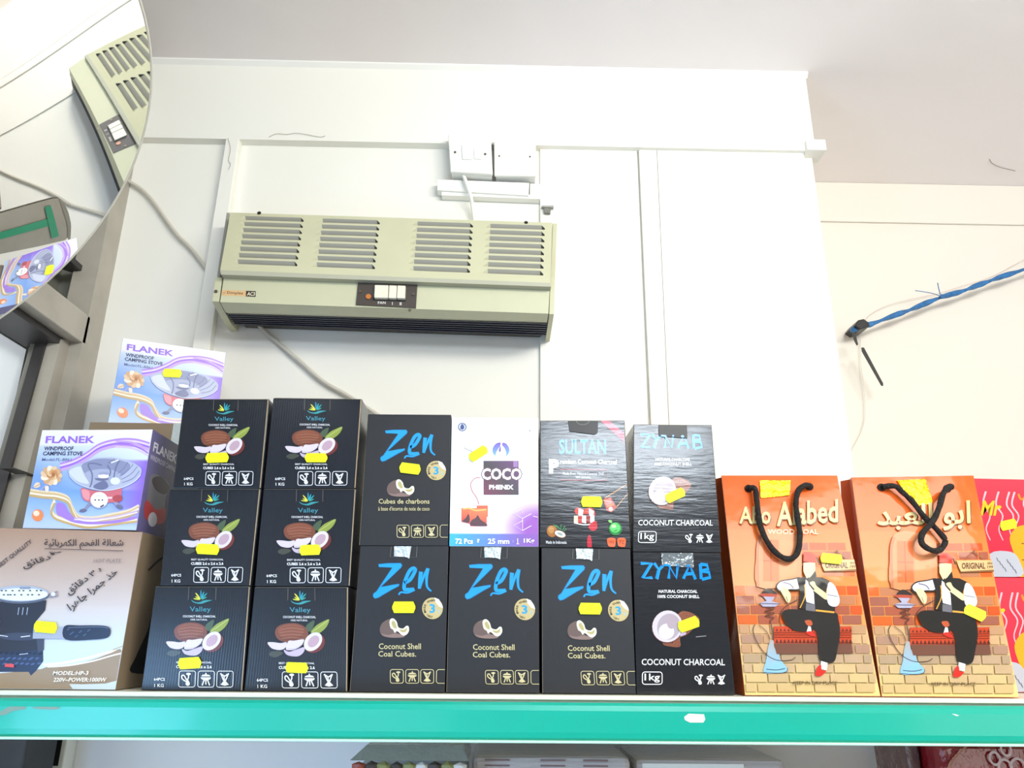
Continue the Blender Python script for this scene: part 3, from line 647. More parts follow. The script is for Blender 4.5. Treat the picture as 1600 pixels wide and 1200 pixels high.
# ---- black boxes with blue brush lettering
ZS = [(90, 20), (765, 20), (735, 1150), (5, 1145)]
def zen(px, label, shelf, lang, st, tape=True):
    t, q = carton('coal_cube_box', px, 1.1, .13, label, 'box', 'dark grey coal cube boxes with blue brush lettering', box_satin, shelf)
    a = Art(q, ZS); c = '#069ae0'; dk = '#0a5f96'
    for dx, col, g in ((0, dk, 5), (0, c, 0)):
        # Z
        z = [(228, 160), (300, 153), (398, 152), (407, 166), (400, 182), (242, 332), (330, 318), (386, 310), (384, 322), (330, 350), (225, 412), (200, 418), (188, 404), (190, 384), (215, 365), (335, 184), (232, 178)]
        if g:
            a.line(z, 9, col, closed=True)
        else: a.poly(z, col)
        a.line([(425, 300), (470, 275), (505, 215), (507, 196), (490, 190), (462, 215), (430, 290), (425, 345), (450, 352), (500, 350)], 26+g, col, smooth=True)
        a.line([(505, 352), (450, 375), (400, 372), (382, 392)], 14+g, col, smooth=True, w2=10+g)
        a.line([(553, 215), (545, 280), (540, 345)], 30+g, col, smooth=True, w2=22+g)
        a.line([(543, 340), (575, 250), (607, 190)], 14+g, col, smooth=True, w2=22+g)
        a.line([(607, 190), (596, 260), (600, 330), (632, 364)], 24+g, col, smooth=True, w2=10+g)
    # round sticker mark
    a.ell(641, 495, 80, 83, '#c8b47e'); a.poly([(655, 411), (690, 425), (716, 470), (722, 494), (690, 480), (662, 445)], '#e9e3d8')
    a.text('3', 618, 462, 662, 530, '#1c9fd8', .03); a.text('%', 678, 505, 704, 535, '#8fc4d6')
    for i, ch in enumerate('Ash less than'):
        if ch == ' ': continue
        an = math.radians(95+i*15.5); cx, cy = 641+62*math.cos(an), 497+64*math.sin(an); r = an+math.pi/2; s = 8
        ux, uy = math.cos(r), math.sin(r); vx, vy = -uy, ux
        a.tq(ch, [(cx-ux*s-vx*s, cy-uy*s-vy*s), (cx+ux*s-vx*s, cy+uy*s-vy*s), (cx+ux*s+vx*s, cy+uy*s+vy*s), (cx-ux*s+vx*s, cy-uy*s+vy*s)], '#4a3d20', .01)
    # coconut
    a.blob([(237, 665), (255, 610), (310, 578), (345, 600), (360, 650), (370, 700), (320, 718), (260, 708)], '#6a5650', 4)
    a.blob([(248, 690), (300, 700), (362, 688), (430, 705), (400, 720), (300, 718)], '#8a716a', 4)
    a.blob([(312, 600), (322, 576), (345, 574), (368, 600), (380, 640), (415, 650), (440, 630), (458, 635), (460, 670), (440, 698), (410, 702), (370, 670), (352, 684), (340, 660), (320, 645)], '#f2ecd4', 4)
    a.blob([(328, 600), (345, 590), (362, 618), (366, 650), (345, 645), (330, 622)], '#b9ad72', 3); a.blob([(385, 658), (420, 660), (445, 645), (440, 672), (410, 680)], '#b9ad72', 3)
    g = '#d3c796'
    if lang == 'en':
        a.text('Coconut Shell', 230, 765, 552, 810, g, .01); a.text('Coal Cubes.', 226, 824, 515, 868, g, .01)
    else:
        a.text('Cubes de charbons', 170, 740, 585, 782, g, .012); a.text("à base d'écorce de noix de coco", 166, 806, 585, 842, g, .005)
    for i, x in enumerate((367, 485, 600)):
        a.rrect(x-50, 968, x+50, 1075, 16, 5, g); icon(a, i, x, 1022, 96, g)
    a.line([(736, 968), (685, 968), (672, 980), (670, 1062), (682, 1075), (734, 1075)], 5, g)
    a.line([(88, 26), (8, 1138)], 6, '#8d7f66')
    if lang == 'en':
        a.line([(328, 25), (318, 103)], 3, '#77736c'); a.line([(524, 25), (518, 106)], 3, '#77736c'); a.line([(318, 103), (518, 106)], 2, '#55525a')
    a.build('front_print', p_satin, t)
    if tape:
        b = Art(q, ZS, .002); P = [b.pt(*p) for p in ((350, 22), (480, 20), (465, 118), (440, 104), (348, 100))]
        prism('silver_tape', P, -q.n*.0008, silver, t)
    if st: sticker(t, q, px, *st)
zen([(563, 853), (701, 853), (695, 1085), (546, 1084)], 'dark grey coal cube box on the shelf touching the leaf-emblem boxes, with yellow sticker', True, 'en', (631, 949, 36, 18, 0))
zen([(703, 854), (842, 855), (843, 1086), (697, 1085)], 'dark grey coal cube box on the shelf without any yellow price sticker', True, 'en', None)
zen([(846, 856), (985, 857.5), (994, 1087), (847, 1086)], 'dark grey coal cube box on the shelf just left of the lower 1kg box', True, 'en', (922, 952, 36, 18, 1))
zen([(575, 647), (705, 648), (700, 853), (561, 852.5)], 'dark grey charcoal cube box with French text, standing on another, left of the white box', False, 'fr', (641, 732, 33, 16, 7), tape=False)

# ---- white box with purple corner
t, q = carton('charcoal_carton', [(706, 652), (841, 653), (841.5, 854.5), (702, 853.5)], 1.1, .13, 'white charcoal box with purple corner and glowing cubes, on top of the middle coal box', 'box', None, mat('white_card', '#f2f3f8', .35), False)
CS = [(32, 40), (785, 45), (785, 1160), (5, 1155)]
a = Art(q, CS)
def cfn(u, v):
    base = mix('#fbfcff', '#eef0fa', v)
    if v > .905: return mix('#3fb9ea', '#8a5bb4', u*1.15)
    d = math.hypot((u-1.02)/.50, (v-.86)/.24); return mix('#9a58b8', base, (d-.35)/.62) if v > .6 else base
a.grid(cfn, 60, 100)
a.ell(122, 126, 38, 38, '#4d5478'); a.ell(122, 126, 30, 30, '#c9d2ee'); a.blob([(122, 98), (140, 130), (122, 150), (104, 130)], '#3c4884', 3); a.line([(100, 150), (146, 100)], 5, '#4d5478')
a.line([(670+36+36*math.cos(i*.6), 128+34*math.sin(i*.6)) for i in range(11)], 5, '#c6cbe0'); a.rect(690, 110, 722, 130, '#cfd4e4'); a.text('TM', 698, 152, 718, 164, '#666a7c', .02)
fl = lambda x, y: mix('#7a5ab8', '#6db8ea', (y-262)/120)
a.poly(a.sm([(412, 380), (388, 350), (388, 310), (415, 272), (455, 262), (452, 290), (430, 325), (415, 350)], 4), fl)
a.poly(a.sm([(472, 262), (505, 272), (530, 312), (528, 350), (502, 384), (505, 350), (490, 310), (468, 285)], 4), fl)
a.blob([(440, 330), (455, 290), (458, 330), (450, 345)], '#7a5ab8', 3)
a.add([(306, 422), (612, 422), (612, 716), (306, 716)], [(0, 1, 2, 3)], lambda x, y: mix('#4a4148', '#7d3f58', 1-(x-306)/306) if y > 600 else mix('#474446', '#6c3c74', (x-306)/306))
a.rect(566, 425, 605, 475, '#9a74a8')
a.text('COCO', 283, 478, 645, 595, '#6a4a58', .09); a.text('COCO', 290, 486, 638, 587, '#ffffff', .035)
a.text('PHENIX', 354, 630, 568, 670, '#ffffff', .05)
a.line([(280, 566), (230, 575), (195, 620), (205, 680), (245, 740), (265, 800)], 6, '#c0606c', smooth=True)
a.ell(225, 965, 140, 40, '#f0d4d8'); a.rect(246, 808, 342, 905, '#e8684c')
a.add([(112, 830), (182, 825), (186, 965), (112, 948)], [(0, 1, 2, 3)], lambda x, y: '#f08058' if y < 900 else '#c84a40')
a.add([(182, 828), (334, 835), (332, 986), (188, 986)], [(0, 1, 2, 3)], lambda x, y: '#f4895c' if y < 900 else '#d2504a')
a.blob([(192, 980), (200, 935), (235, 915), (255, 890), (280, 930), (325, 960), (328, 984)], '#5d4048', 3); a.blob([(118, 946), (150, 915), (175, 880), (182, 950)], '#5d4048', 3)
a.line([(125, 838), (180, 832), (240, 850), (330, 842)], 12, '#fbc070', smooth=True)
wl_ = '#f0e0f8'
for p in ([(722, 878), (645, 918), (566, 878), (645, 836), (645, 870)], [(645, 918), (645, 1022), (566, 978), (645, 938)], [(645, 1022), (722, 980)], [(738, 900), (780, 908)]): a.line(p, 6, wl_)
for s_, x0, x1 in (('72 Pcs', 58, 212), ('25 mm', 342, 530), ('1Kg', 655, 748)): a.text(s_, x0, 1090, x1, 1136, '#ffffff', .03)
a.text('?', 246, 1092, 270, 1126, '#ffffff', .03); a.line([(602, 1088), (602, 1136)], 8, '#e6dcf2'); a.line([(590, 1136), (616, 1136)], 6, '#e6dcf2'); a.line([(562, 1104), (562, 1122)], 3, '#cdb8de')
a.build('front_print', p_coat, t)
a = Art(q, CS, .0018); a.line([(135, 308), (215, 348)], 4, '#6c6c74'); a.line([(180, 300), (215, 345)], 3, '#8a8a90'); a.build('string_mark', p_matte, t)
sticker(t, q, CS, 260, 360, 178, 78, -33)

# ---- black box with red ribbon corner
t, q = carton('premium_charcoal_box', [(844, 657), (976, 657), (986, 856.5), (843.5, 855.5)], 1.1, .13, 'glossy black charcoal box with red corner stripe, just right of the white box', 'box', None, box_gloss, False)
SS = [(15, 65), (768, 65), (812, 1165), (8, 1165)]
a = Art(q, SS)
a.poly([(555, 66), (630, 66), (762, 175), (764, 250)], '#e2324a')
a.text('SULTAN', 180, 225, 600, 355, '#2f8fd8', .03)
a.text('P', 92, 395, 182, 520, '#f4f4f6', .06); a.text('remium Coconut Charcoal', 190, 398, 692, 440, '#eceef2', .02)
a.line([(186, 484), (602, 488), (600, 578), (186, 576)], 4, '#c8384c', closed=True)
a.text('Made From Natural Coconut Shell', 215, 508, 575, 534, '#d6d8de', .01); a.text('100% NATURAL', 330, 546, 460, 562, '#d6d8de', .01)
a.line([(580, 735), (780, 612)], 9, '#b5855c'); a.line([(688, 808), (792, 690)], 9, '#b5855c')
a.poly([(566, 745), (635, 722), (690, 812), (640, 855), (600, 840)], '#c05a50'); a.poly([(575, 750), (632, 735), (650, 780), (598, 798)], '#d8867a'); a.line([(600, 805), (665, 785)], 8, '#e8a060'); a.blob([(615, 820), (640, 805), (655, 830), (630, 845)], '#f0c8b8', 3)
a.blob([(315, 850), (340, 815), (400, 830), (450, 810), (490, 840), (495, 890), (460, 880), (410, 870), (350, 880)], '#d24a3c', 4)
a.poly([(350, 820), (395, 835), (385, 890), (348, 885)], '#dfe6f2'); a.poly([(440, 820), (488, 845), (480, 885), (445, 890)], '#dfe6f2')
for i, c in enumerate(('#e8d2b0', '#b8322c', '#e6e0da', '#98282c', '#f0f0ee')): a.poly([(310+i*36, 885-i), (345+i*36, 885), (345+i*36, 955), (308+i*36, 945)], c)
a.line([(310, 948), (400, 965), (490, 955)], 10, '#e9e4e2', smooth=True); a.blob([(440, 970), (500, 930), (515, 990), (480, 1018), (445, 1000)], '#c8303a', 4)
a.blob([(428, 1165), (425, 1090), (445, 1050), (462, 1090), (462, 1165)], '#c22a3a', 3)
a.ell(115, 1022, 46, 52, '#a5682c'); a.ell(108, 1010, 26, 30, '#c08a48'); a.ell(186, 1048, 54, 32, '#7a4a22', rot=20); a.ell(186, 1046, 48, 26, '#f0f2ee', rot=20); a.ell(186, 1046, 26, 12, '#9aa6a0', rot=20)
for p in ([(130, 965), (185, 1005)], [(195, 965), (192, 1005)], [(150, 970), (195, 1008)], [(230, 975), (205, 1020)], [(240, 1000), (215, 1028)]): a.line(p, 8, '#3d9450', w2=3)
a.text('Made in Indonesia', 62, 1105, 243, 1132, '#e8eaec', .01)
a.ell(674, 998, 58, 58, '#1f7a34'); a.ell(672, 990, 46, 44, '#4fc45c'); a.ell(660, 975, 22, 16, '#b6ee9c'); a.blob([(612, 925), (640, 925), (645, 945), (622, 945)], '#8fd874', 3); a.line([(662, 1020), (690, 1008)], 5, '#14602a')
for x, s_ in ((638, '1 KG'), (727, '72')):
    a.blob([(x-34, 1082), (x+34, 1082), (x+34, 1140), (x+20, 1156), (x-22, 1152), (x-34, 1130)], '#e8673a', 3); a.text(s_, x-22, 1098, x+22, 1128, '#8e3218', .01)
a.build('front_print', p_gloss, t)
pr = Art(q, SS, .002); prism('tuck_tab', [pr.pt(*p) for p in ((262, 68), (530, 68), (525, 170), (500, 186), (275, 160))], -q.n*.0015, black, t)
a = Art(q, SS, .0025); a.line([(392+58*math.cos(math.radians(10+i*16)), 66+40*math.sin(math.radians(10+i*16))) for i in range(11)], 4, '#8b8a80'); a.build('tab_emblem', p_matte, t)
sticker(t, q, SS, 466, 766, 188, 92, 1)

# ---- 1kg charcoal boxes
NS = [(20, 40), (710, 45), (820, 1165), (50, 1160)]
def zynab(px, label, shelf, st, tabc):
    t, q = carton('kilo_charcoal_box', px, 1.1, .13, label, 'box', 'glossy black coconut charcoal boxes marked 1kg', box_gloss, shelf)
    a = Art(q, NS); c = '#0e8fe6'
    w = [[(80, 125), (165, 122), (95, 232), (168, 232)], [(185, 122), (222, 170), (270, 122)], [(222, 170), (205, 240)], [(300, 240), (308, 150), (360, 235), (372, 130)], [(415, 240), (465, 135), (510, 245)], [(430, 205), (500, 200)],
         [(548, 128), (555, 242)], [(548, 130), (600, 135), (610, 165), (560, 182)], [(560, 182), (615, 190), (625, 230), (560, 245)]]
    for p in w: a.line(p, 24, c); 
    for p in w[:3]: a.line([(x+7, y+6) for x, y in p], 12, '#2aa2f2')
    a.text('NATURAL CHARCOAL', 220, 325, 524, 349, '#f0f0f0', .03); a.text('100% COCONUT SHELL', 212, 364, 540, 389, '#f0f0f0', .03)
    a.blob([(250, 740), (300, 600), (385, 500), (440, 492), (500, 515), (540, 560), (480, 640), (430, 680), (388, 700), (388, 768), (320, 770)], '#8a5440', 5)
    for i in range(14): a.ell(395+(i*37) % 110, 505+(i*23) % 70, 4, 3, '#5a2e22' if i % 2 else '#b07a60', n=8)
    for i in range(10): a.ell(300+(i*31) % 85, 720+(i*17) % 45, 4, 3, '#5a2e22' if i % 2 else '#b07a60', n=8)
    a.ell(285, 614, 122, 128, '#5a3a36', rot=15); a.ell(288, 610, 118, 126, '#d6ccd2', rot=15)
    a.ell(298, 612, 90, 104, '#b3a5ae', rot=15); a.ell(280, 650, 60, 62, '#e6dfe4', rot=15); a.ell(325, 575, 40, 55, '#b5a3ac', rot=15)
    a.poly([(388, 690), (388, 660), (435, 655), (432, 672)], '#cbb4d0')
    a.line([(510, 692), (590, 684)], 5, '#a9a9ae')
    a.text('COCONUT CHARCOAL', 86, 868, 736, 920, '#f4f4f4', .012)
    a.rrect(92, 975, 246, 1076, 20, 7, '#f0f0f0'); a.text('1kg', 108, 988, 228, 1062, '#f4f4f4', .015)
    for i, x in enumerate((536, 626, 708)): icon(a, i, x, 1035, 96, '#f0f0f0')
    a.build('front_print', p_gloss, t)
    b = Art(q, NS, .002); prism('tuck_tab', [b.pt(*p) for p in ((240, 46), (490, 48), (495, 158), (245, 140))], -q.n*.0012, tabc, t)
    a = Art(q, NS, .0024)
    for p in ([(262, 138), (308, 140)], [(300, 140), (308, 155)], [(365, 145), (372, 132)], [(440, 150), (452, 138), (462, 150)]): a.line(p, 16, c)
    a.build('tab_lettering', p_gloss, t)
    sticker(t, q, px, *st)
zynab([(989, 862.5), (1126, 864), (1149, 1088), (995, 1087)], 'glossy black 1kg charcoal box on the shelf, next to the first orange bag', True, (1075, 973, 34, 18, -20), mat('tab_glare', '#7d8486', .12, metal=.3, bump='n', bs=.3, scale=60))
zynab([(990, 663), (1112, 664), (1127, 863.5), (989, 862)], 'glossy black 1kg charcoal box standing on top of the other, tab loose at its top', False, (1054, 771, 32, 15, -25), black)

# ------------------------------------------------------------------ camping stove boxes
FSRC = [(270, 72), (1285, 68), (1140, 998), (80, 985)]
def flanek_front(a, hide=False):
    def fn(u, v):
        c = mix('#e6ecfb', '#7fa6e8', (v-.05)*1.9*(1.25-u)) if v < .62 else mix('#79a5ea', '#cddcf6', (v-.62)*2.4)
        c = mix(c, '#8f6be4', ((u-.72)/.28)*(1 if .25 < v < .8 else max(0, 1-abs(v-.52)*4+.8)) if u > .72 and v > .3 else 0)
        if v < .16: c = mix('#f2f5fd', '#dcd8f6', v*3)
        return c
    a.grid(fn, 40, 40)
    def band(pts, w, cols, step):
        for k, c in enumerate(cols):
            o = (k-len(cols)/2)*step; a.line([(x, y+o) for x, y in pts], w, c, smooth=True)
    band([(430, 425), (560, 385), (680, 320), (800, 240), (960, 200), (1120, 200), (1255, 235)], 26, ('#b58ae8', '#e3d4fb', '#9c6ee2', '#c9a6f2'), 18)
    band([(940, 215), (1080, 225), (1180, 260), (1245, 300)], 16, ('#c5a2f0', '#a57ae6', '#d9c2f8'), 26)
    # text
    a.text('FLANEK', 298, 128, 745, 194, '#9a6ee0', .03, sh=8)
    a.text('WINDPROOF', 284, 224, 550, 262, '#2f3158', .03, sh=6); a.text('CAMPING STOVE', 273, 270, 634, 308, '#2f3158', .03, sh=6); a.text('Model:FL-8861', 265, 332, 530, 360, '#5a5e8c', .005, sh=6)
    # bottom ribbon
    band([(150, 660), (280, 680), (400, 690), (500, 730), (540, 820), (600, 900), (740, 915), (900, 885), (1060, 850), (1165, 800)], 24, ('#e8d8bc', '#d8bc8c', '#f4ead8', '#c9aa78'), 17)
    band([(380, 740), (350, 820), (380, 880), (500, 925), (680, 965), (860, 945), (1000, 925), (1150, 905)], 20, ('#e6d2a8', '#fbf2e2', '#cfae74'), 17)
    a.blob([(400, 750), (470, 760), (510, 830), (600, 905), (760, 920), (960, 900), (1130, 870), (1140, 890), (960, 930), (740, 945), (560, 930), (450, 880), (400, 850)], '#a884e4', 5)
    band([(560, 900), (760, 905), (960, 880), (1150, 830)], 10, ('#cdb2f4', '#efe4fd'), 14)
    a.ell(224, 864, 52, 56, '#f0905c'); a.ell(212, 846, 28, 26, '#ffe2cc')
    # rose
    for k in range(11):
        an = k*.571; a.ell(352+60*math.cos(an), 495+54*math.sin(an), 40, 30, ('#e8c9a4', '#d8ab80', '#f6e6d2')[k % 3], rot=math.degrees(an), n=14)
    for k in range(7):
        an = k*.9; a.ell(362+28*math.cos(an), 488+26*math.sin(an), 28, 20, ('#c98f60', '#e9c6a0', '#d8a878')[k % 3], rot=math.degrees(an)+40, n=12)
    a.ell(372, 488, 16, 20, '#b0744a'); a.line([(330, 560), (290, 600), (250, 635)], 7, '#c9b6d4', smooth=True)
    a.blob([(190, 600), (215, 560), (250, 565), (250, 595), (215, 612)], '#e9d4be', 3); a.blob([(300, 640), (295, 600), (325, 590), (330, 625), (315, 655)], '#f0e2d2', 3); a.line([(200, 602), (255, 572)], 4, '#a97c58')
    # stove: base, legs, knob
    a.poly([(700, 735), (735, 745), (680, 800), (660, 830), (605, 825), (620, 806), (655, 796)], '#8d8fae'); a.ell(645, 818, 34, 15, '#6d7090', rot=-8)
    a.poly([(925, 740), (960, 735), (1015, 780), (1005, 795), (960, 790)], '#9a9cbc'); a.ell(985, 782, 34, 18, '#6d7090', rot=25)
    a.blob([(628, 610), (700, 625), (820, 640), (930, 625), (1000, 605), (995, 690), (960, 735), (820, 745), (690, 735), (640, 700)], '#d4707e', 4)
    a.blob([(632, 625), (700, 640), (700, 720), (650, 700)], '#e89aa4', 3); a.rect(870, 690, 940, 708, '#f0d0d4'); a.blob([(915, 700), (950, 675), (1005, 680), (1005, 725), (950, 738)], '#b45058', 4)
    a.ell(795, 724, 84, 76, '#a9abc4'); a.ell(795, 718, 80, 72, '#fbfbfd'); a.line([(760+i*8, 690-math.sin(i*.39)*12) for i in range(9)], 3, '#9a9cae')
    for x in (758, 792, 824): a.ell(x, 720, 9, 8, '#5c5e6c', n=8)
    a.poly([(800, 780), (840, 758), (838, 776), (810, 790)], '#54566a')
    # bowl
    a.blob([(512, 440), (560, 400), (640, 380), (700, 360), (760, 335), (850, 330), (930, 332), (1000, 345), (1060, 360), (1130, 385), (1185, 430), (1180, 490), (1120, 550), (1010, 600), (850, 630), (690, 600), (580, 550), (525, 500)], '#b5bbd6', 5)
    a.blob([(640, 390), (760, 345), (900, 342), (1050, 372), (1080, 420), (1000, 500), (860, 540), (720, 520), (650, 460)], '#8d93b6', 5)
    a.blob([(660, 480), (760, 440), (900, 440), (1000, 490), (960, 570), (850, 600), (720, 580)], '#a9b0cc', 5)
    a.blob([(520, 450), (620, 410), (650, 480), (700, 570), (600, 550), (540, 500)], '#d3daf0', 4)
    for p in ([(1060, 370), (1020, 430), (960, 480)], [(1110, 390), (1060, 450), (985, 500)], [(1150, 410), (1090, 480), (1000, 530)], [(1170, 450), (1110, 520), (1010, 560)], [(940, 340), (880, 375), (900, 380)]): a.line(p, 6, '#757ba0', smooth=True)
    for p in ([(820, 400), (760, 385), (700, 385), (700, 420), (730, 480), (725, 560), (705, 610)], [(980, 355), (950, 420), (935, 490), (925, 560)], [(870, 400), (900, 450), (890, 500)]): a.line(p, 12, '#6f7599', smooth=True)
    a.line([(905, 378), (975, 352)], 12, '#eef1fb'); a.ell(835, 500, 50, 22, '#eef0f8'); a.ell(835, 478, 46, 16, '#9aa0bf'); a.ell(945, 545, 46, 34, '#e2e6f4'); a.ell(820, 520, 66, 24, '#6f7496', a0=0, a1=180); a.ell(835, 500, 40, 15, '#f6f7fc')
    a.blob([(740, 600), (790, 560), (850, 545), (880, 600), (810, 628)], '#71769a', 3)
    a.line([(520, 490), (580, 555), (690, 605), (850, 634), (1010, 604), (1120, 552), (1182, 490)], 7, '#dfe4f4', smooth=True)
lil = mat('lilac_card', '#8b82b8', .35)
# hot plate box first (bottom), then stove box on it
HP = [(-62, 823), (223, 831), (180, 1083), (-128, 1079)]
t, q = carton('hot_plate_box', HP, 1.1, .155, 'large brown and white hot plate box on the shelf at the far left', 'box', None, kraft)
HS = [(-275, 13), (992, 49), (795, 1166), (-570, 1150)]
a = Art(q, HS)
def hfn(u, v):
    c = mix('#ae8f7c', '#d3c9c8', v*1.9) if v < .5 else mix('#d3c9c8', '#ccdce8', (v-.5)*4)
    return c
a.grid(hfn, 60, 60)
a.line([(300, 985), (420, 975), (600, 940), (720, 905), (850, 880)], 16, '#fbfbfb', smooth=True); a.line([(780, 880), (850, 855)], 8, '#b59c7c')
a.blob([(640, 950), (760, 905), (845, 885), (835, 1100), (300, 1110), (300, 1010), (480, 990)], '#9a8263', 4)
a.poly([(-560, 1062), (0, 1045), (250, 1020), (400, 1000), (500, 1166), (-560, 1160)], '#9d8a72')
a.line([(330, 1000), (480, 990), (640, 960), (760, 925), (838, 905)], 10, '#f6f2ea', smooth=True)
# the appliance
a.poly([(-60, 870), (300, 820), (302, 960), (250, 1030), (215, 1062), (200, 1035), (-60, 1035)], '#2c3c5c')
for i in range(26): a.ell(10+(i*53) % 280, 900+(i*37) % 110, 16, 7, '#4a6290' if i % 3 else '#1c2840', rot=-20, n=8)
a.poly([(-60, 540), (330, 530), (320, 600), (270, 660), (240, 700), (250, 740), (300, 760), (300, 880), (-60, 900)], '#2c3242')
a.poly([(250, 740), (312, 760), (310, 880), (270, 900)], '#444c62'); a.ell(150, 785, 150, 28, '#3d4760'); a.line([(0, 775), (60, 785)], 5, '#e8ecf6'); a.line([(150, 788), (215, 780)], 6, '#e8ecf6'); a.line([(140, 912), (200, 905)], 5, '#c8d0e0')
a.ell(150, 495, 200, 58, '#5d6880'); a.ell(150, 482, 196, 56, '#aebbd0'); a.ell(155, 488, 185, 44, '#e8f4fb'); a.rect(145, 434, 220, 452, '#8d98b0')
for i in range(16): a.ell(20+(i*61) % 290, 462+(i*29) % 58, 9, 5, '#3c4252', n=8)
for x in (135, 165, 196): a.line([(x+6, 580), (x-2, 632)], 6, '#9fb0c8')
a.line([(340, 490), (408, 468), (408, 500), (350, 508)], 9, '#8f8a9c'); a.ell(378, 487, 16, 14, '#dfe2ec')
a.poly([(240, 720), (460, 716), (465, 800), (235, 800)], '#a9b0c4'); a.blob([(455, 712), (560, 708), (700, 708), (760, 722), (770, 760), (745, 795), (640, 808), (460, 806)], '#1f2a44', 4); a.line([(480, 722), (700, 718), (755, 730)], 6, '#56647e', smooth=True)
for i in range(12): a.ell(480+(i*29) % 150, 735+(i*23) % 55, 12, 5, '#3e5478', rot=-30, n=8)
a.poly([(45, 975), (105, 978), (105, 1004), (40, 998)], '#d8525c'); a.ell(0, 680, 10, 24, '#dfe6f2')
# lettering; Arabic set with presentation forms, already in visual order
ar1 = '\uFE94\uFEF4\uFE8B\uFE8E\uFE91\uFEAE\uFEEC\uFEDC\uFEDF\uFE8D \uFEE2\uFEA4\uFED4\uFEDF\uFE8D \uFE94\uFEDF\uFE8E\uFECC\uFEB7'
a.text(ar1, 320, 100, 865, 172, '#3c343c', .012); a.line([(322, 168), (864, 184)], 4, '#4a424a')
a.tq('BEST QUALLITY', [(-8, 280), (225, 100), (240, 128), (12, 306)], '#4a444c', .02)
mins = '\uFED6\uFE8B\uFE8E\uFED7\uFEA9'
a.tq(mins, [(150, 268), (352, 205), (372, 250), (185, 318)], '#38323a', .012); a.text('\u0662', 350, 190, 440, 212, '#38323a', .02)
a.tq(mins+' \u0663 \uFE91', [(450, 455), (690, 290), (722, 325), (500, 505)], '#38323a', .015)
a.tq('\u0627\uFEAE\uFEEB\uFE8E\uFE9F \u0627\uFEAE\uFEE4\uFE9F \uFEAC\uFEA7', [(470, 560), (800, 305), (835, 350), (510, 620)], '#38323a', .015)
a.text('HOT PLATE', 660, 240, 846, 266, '#8b7f80', 0, sh=4)
a.text('MODEL:HP-3', 372, 1030, 614, 1058, '#faf6ec', .02, sh=8); a.text('220V~POWER:1000W', 375, 1076, 735, 1106, '#faf6ec', .02, sh=8)
a.build('front_print', p_coat, t)
sticker(t, q, HP, 74, 982, 36, 18, 5)
sq = Quad(q.c[1], q.bk[1], q.bk[2], q.c[2]); sq.n = V((1, 0, 0))
a = Art(sq, [(0, 0), (250, 0), (250, 1120), (0, 1120)])
a.blob([(150, 440), (240, 430), (240, 520), (225, 700), (230, 860), (235, 1020), (60, 1010), (70, 900), (110, 700), (120, 520)], '#17181c', 4); a.ell(185, 450, 60, 40, '#54565c')
a.line([(60, 270), (120, 160), (180, 120)], 12, '#3a342c', smooth=True)
a.build('side_print', p_matte, t)
hz = (q.c[0].z+q.c[1].z)/2
FB = [(66, 672), (239, 671), (213, 829), (35, 825.5)]
t, q = carton('camping_stove_box', FB, 1.108, .10, 'lilac camping stove box standing on the hot plate box, dark side panel showing', 'box', 'lilac camping stove boxes', lil, False)
dz = max(0, hz-min(q.c[2].z, q.c[3].z))
a = Art(q, FSRC); flanek_front(a); a.build('front_print', p_coat, t)
sq = Quad(q.c[1], q.bk[1], q.bk[2], q.c[2]); sq.n = V((1, 0, 0))
a = Art(sq, [(0, 0), (400, 0), (400, 930), (0, 930)])
a.grid(lambda u, v: mix('#766fa6', '#3f3c66', u*1.2), 6, 6)
a.text('FLANEK', 40, 100, 390, 190, '#eeecf6', .03); a.text('WINDPROOF CAMPING', 20, 225, 395, 275, '#cfcce0', .02)
a.blob([(60, 420), (130, 380), (270, 390), (330, 430), (310, 560), (310, 700), (90, 700), (60, 560)], '#7c7a84', 4); a.blob([(90, 440), (160, 520), (300, 520), (330, 430), (200, 380)], '#3a2e3c', 4); a.blob([(60, 640), (200, 690), (330, 650), (340, 780), (200, 820), (70, 790)], '#c43a40', 4); a.ell(180, 790, 60, 66, '#e6e2e8')
a.build('side_print', p_coat, t)

# brown carton behind, upper stove box on it
zc = atD(176, 660, 1.262).z
c0 = atD(141, 657, 1.262); c1_ = atD(300, 662, 1.262)
t = thing('brown_carton', ((c0.x+c1_.x)/2, 1.36, SHZ), 'plain brown carton with a strip of clear tape, behind the lower stove box', 'box')
box('carton', (c0.x, 1.262, SHZ+.0008), (c1_.x, 1.46, zc), kraft, t, bevel=.001)
box('tape_strip', (atD(268, 680, 1.26).x, 1.2608, zc-.05), (atD(284, 680, 1.26).x, 1.2618, zc), silver, t)
pz = atD(192, 528, 1.268); pr_ = atZ(353, 551, pz.z); wdir = (pr_-pz); wdir.z = 0
bl = V((pz.x, pz.y, zc+.0008)); blp = atD(170, 659, 1.268); shx = blp.x-pz.x
TL = pz; TR = pr_; BL = V((pz.x+shx*.3, pz.y, zc+.001)); BR = V((pr_.x+shx*.3, pr_.y, zc+.001))
q = Quad(TL, TR, BR, BL)
t = thing('camping_stove_box', (BL+BR)/2, 'lilac camping stove box with a yellow sticker, highest of all the boxes', 'box', 'lilac camping stove boxes')
bk = V((-wdir.y, wdir.x, 0)).normalized()*.10
v = [BL, BR, BR+bk, BL+bk, TL, TR, TR+bk, TL+bk]
mesh('carton', v, BF, lil, t, bevel=.0008)
a = Art(q, FSRC); flanek_front(a); a.build('front_print', p_coat, t)
sticker(t, q, [(192, 528), (353, 551), (338, 678), (170, 659)], 269, 583.5, 30, 13, 3)

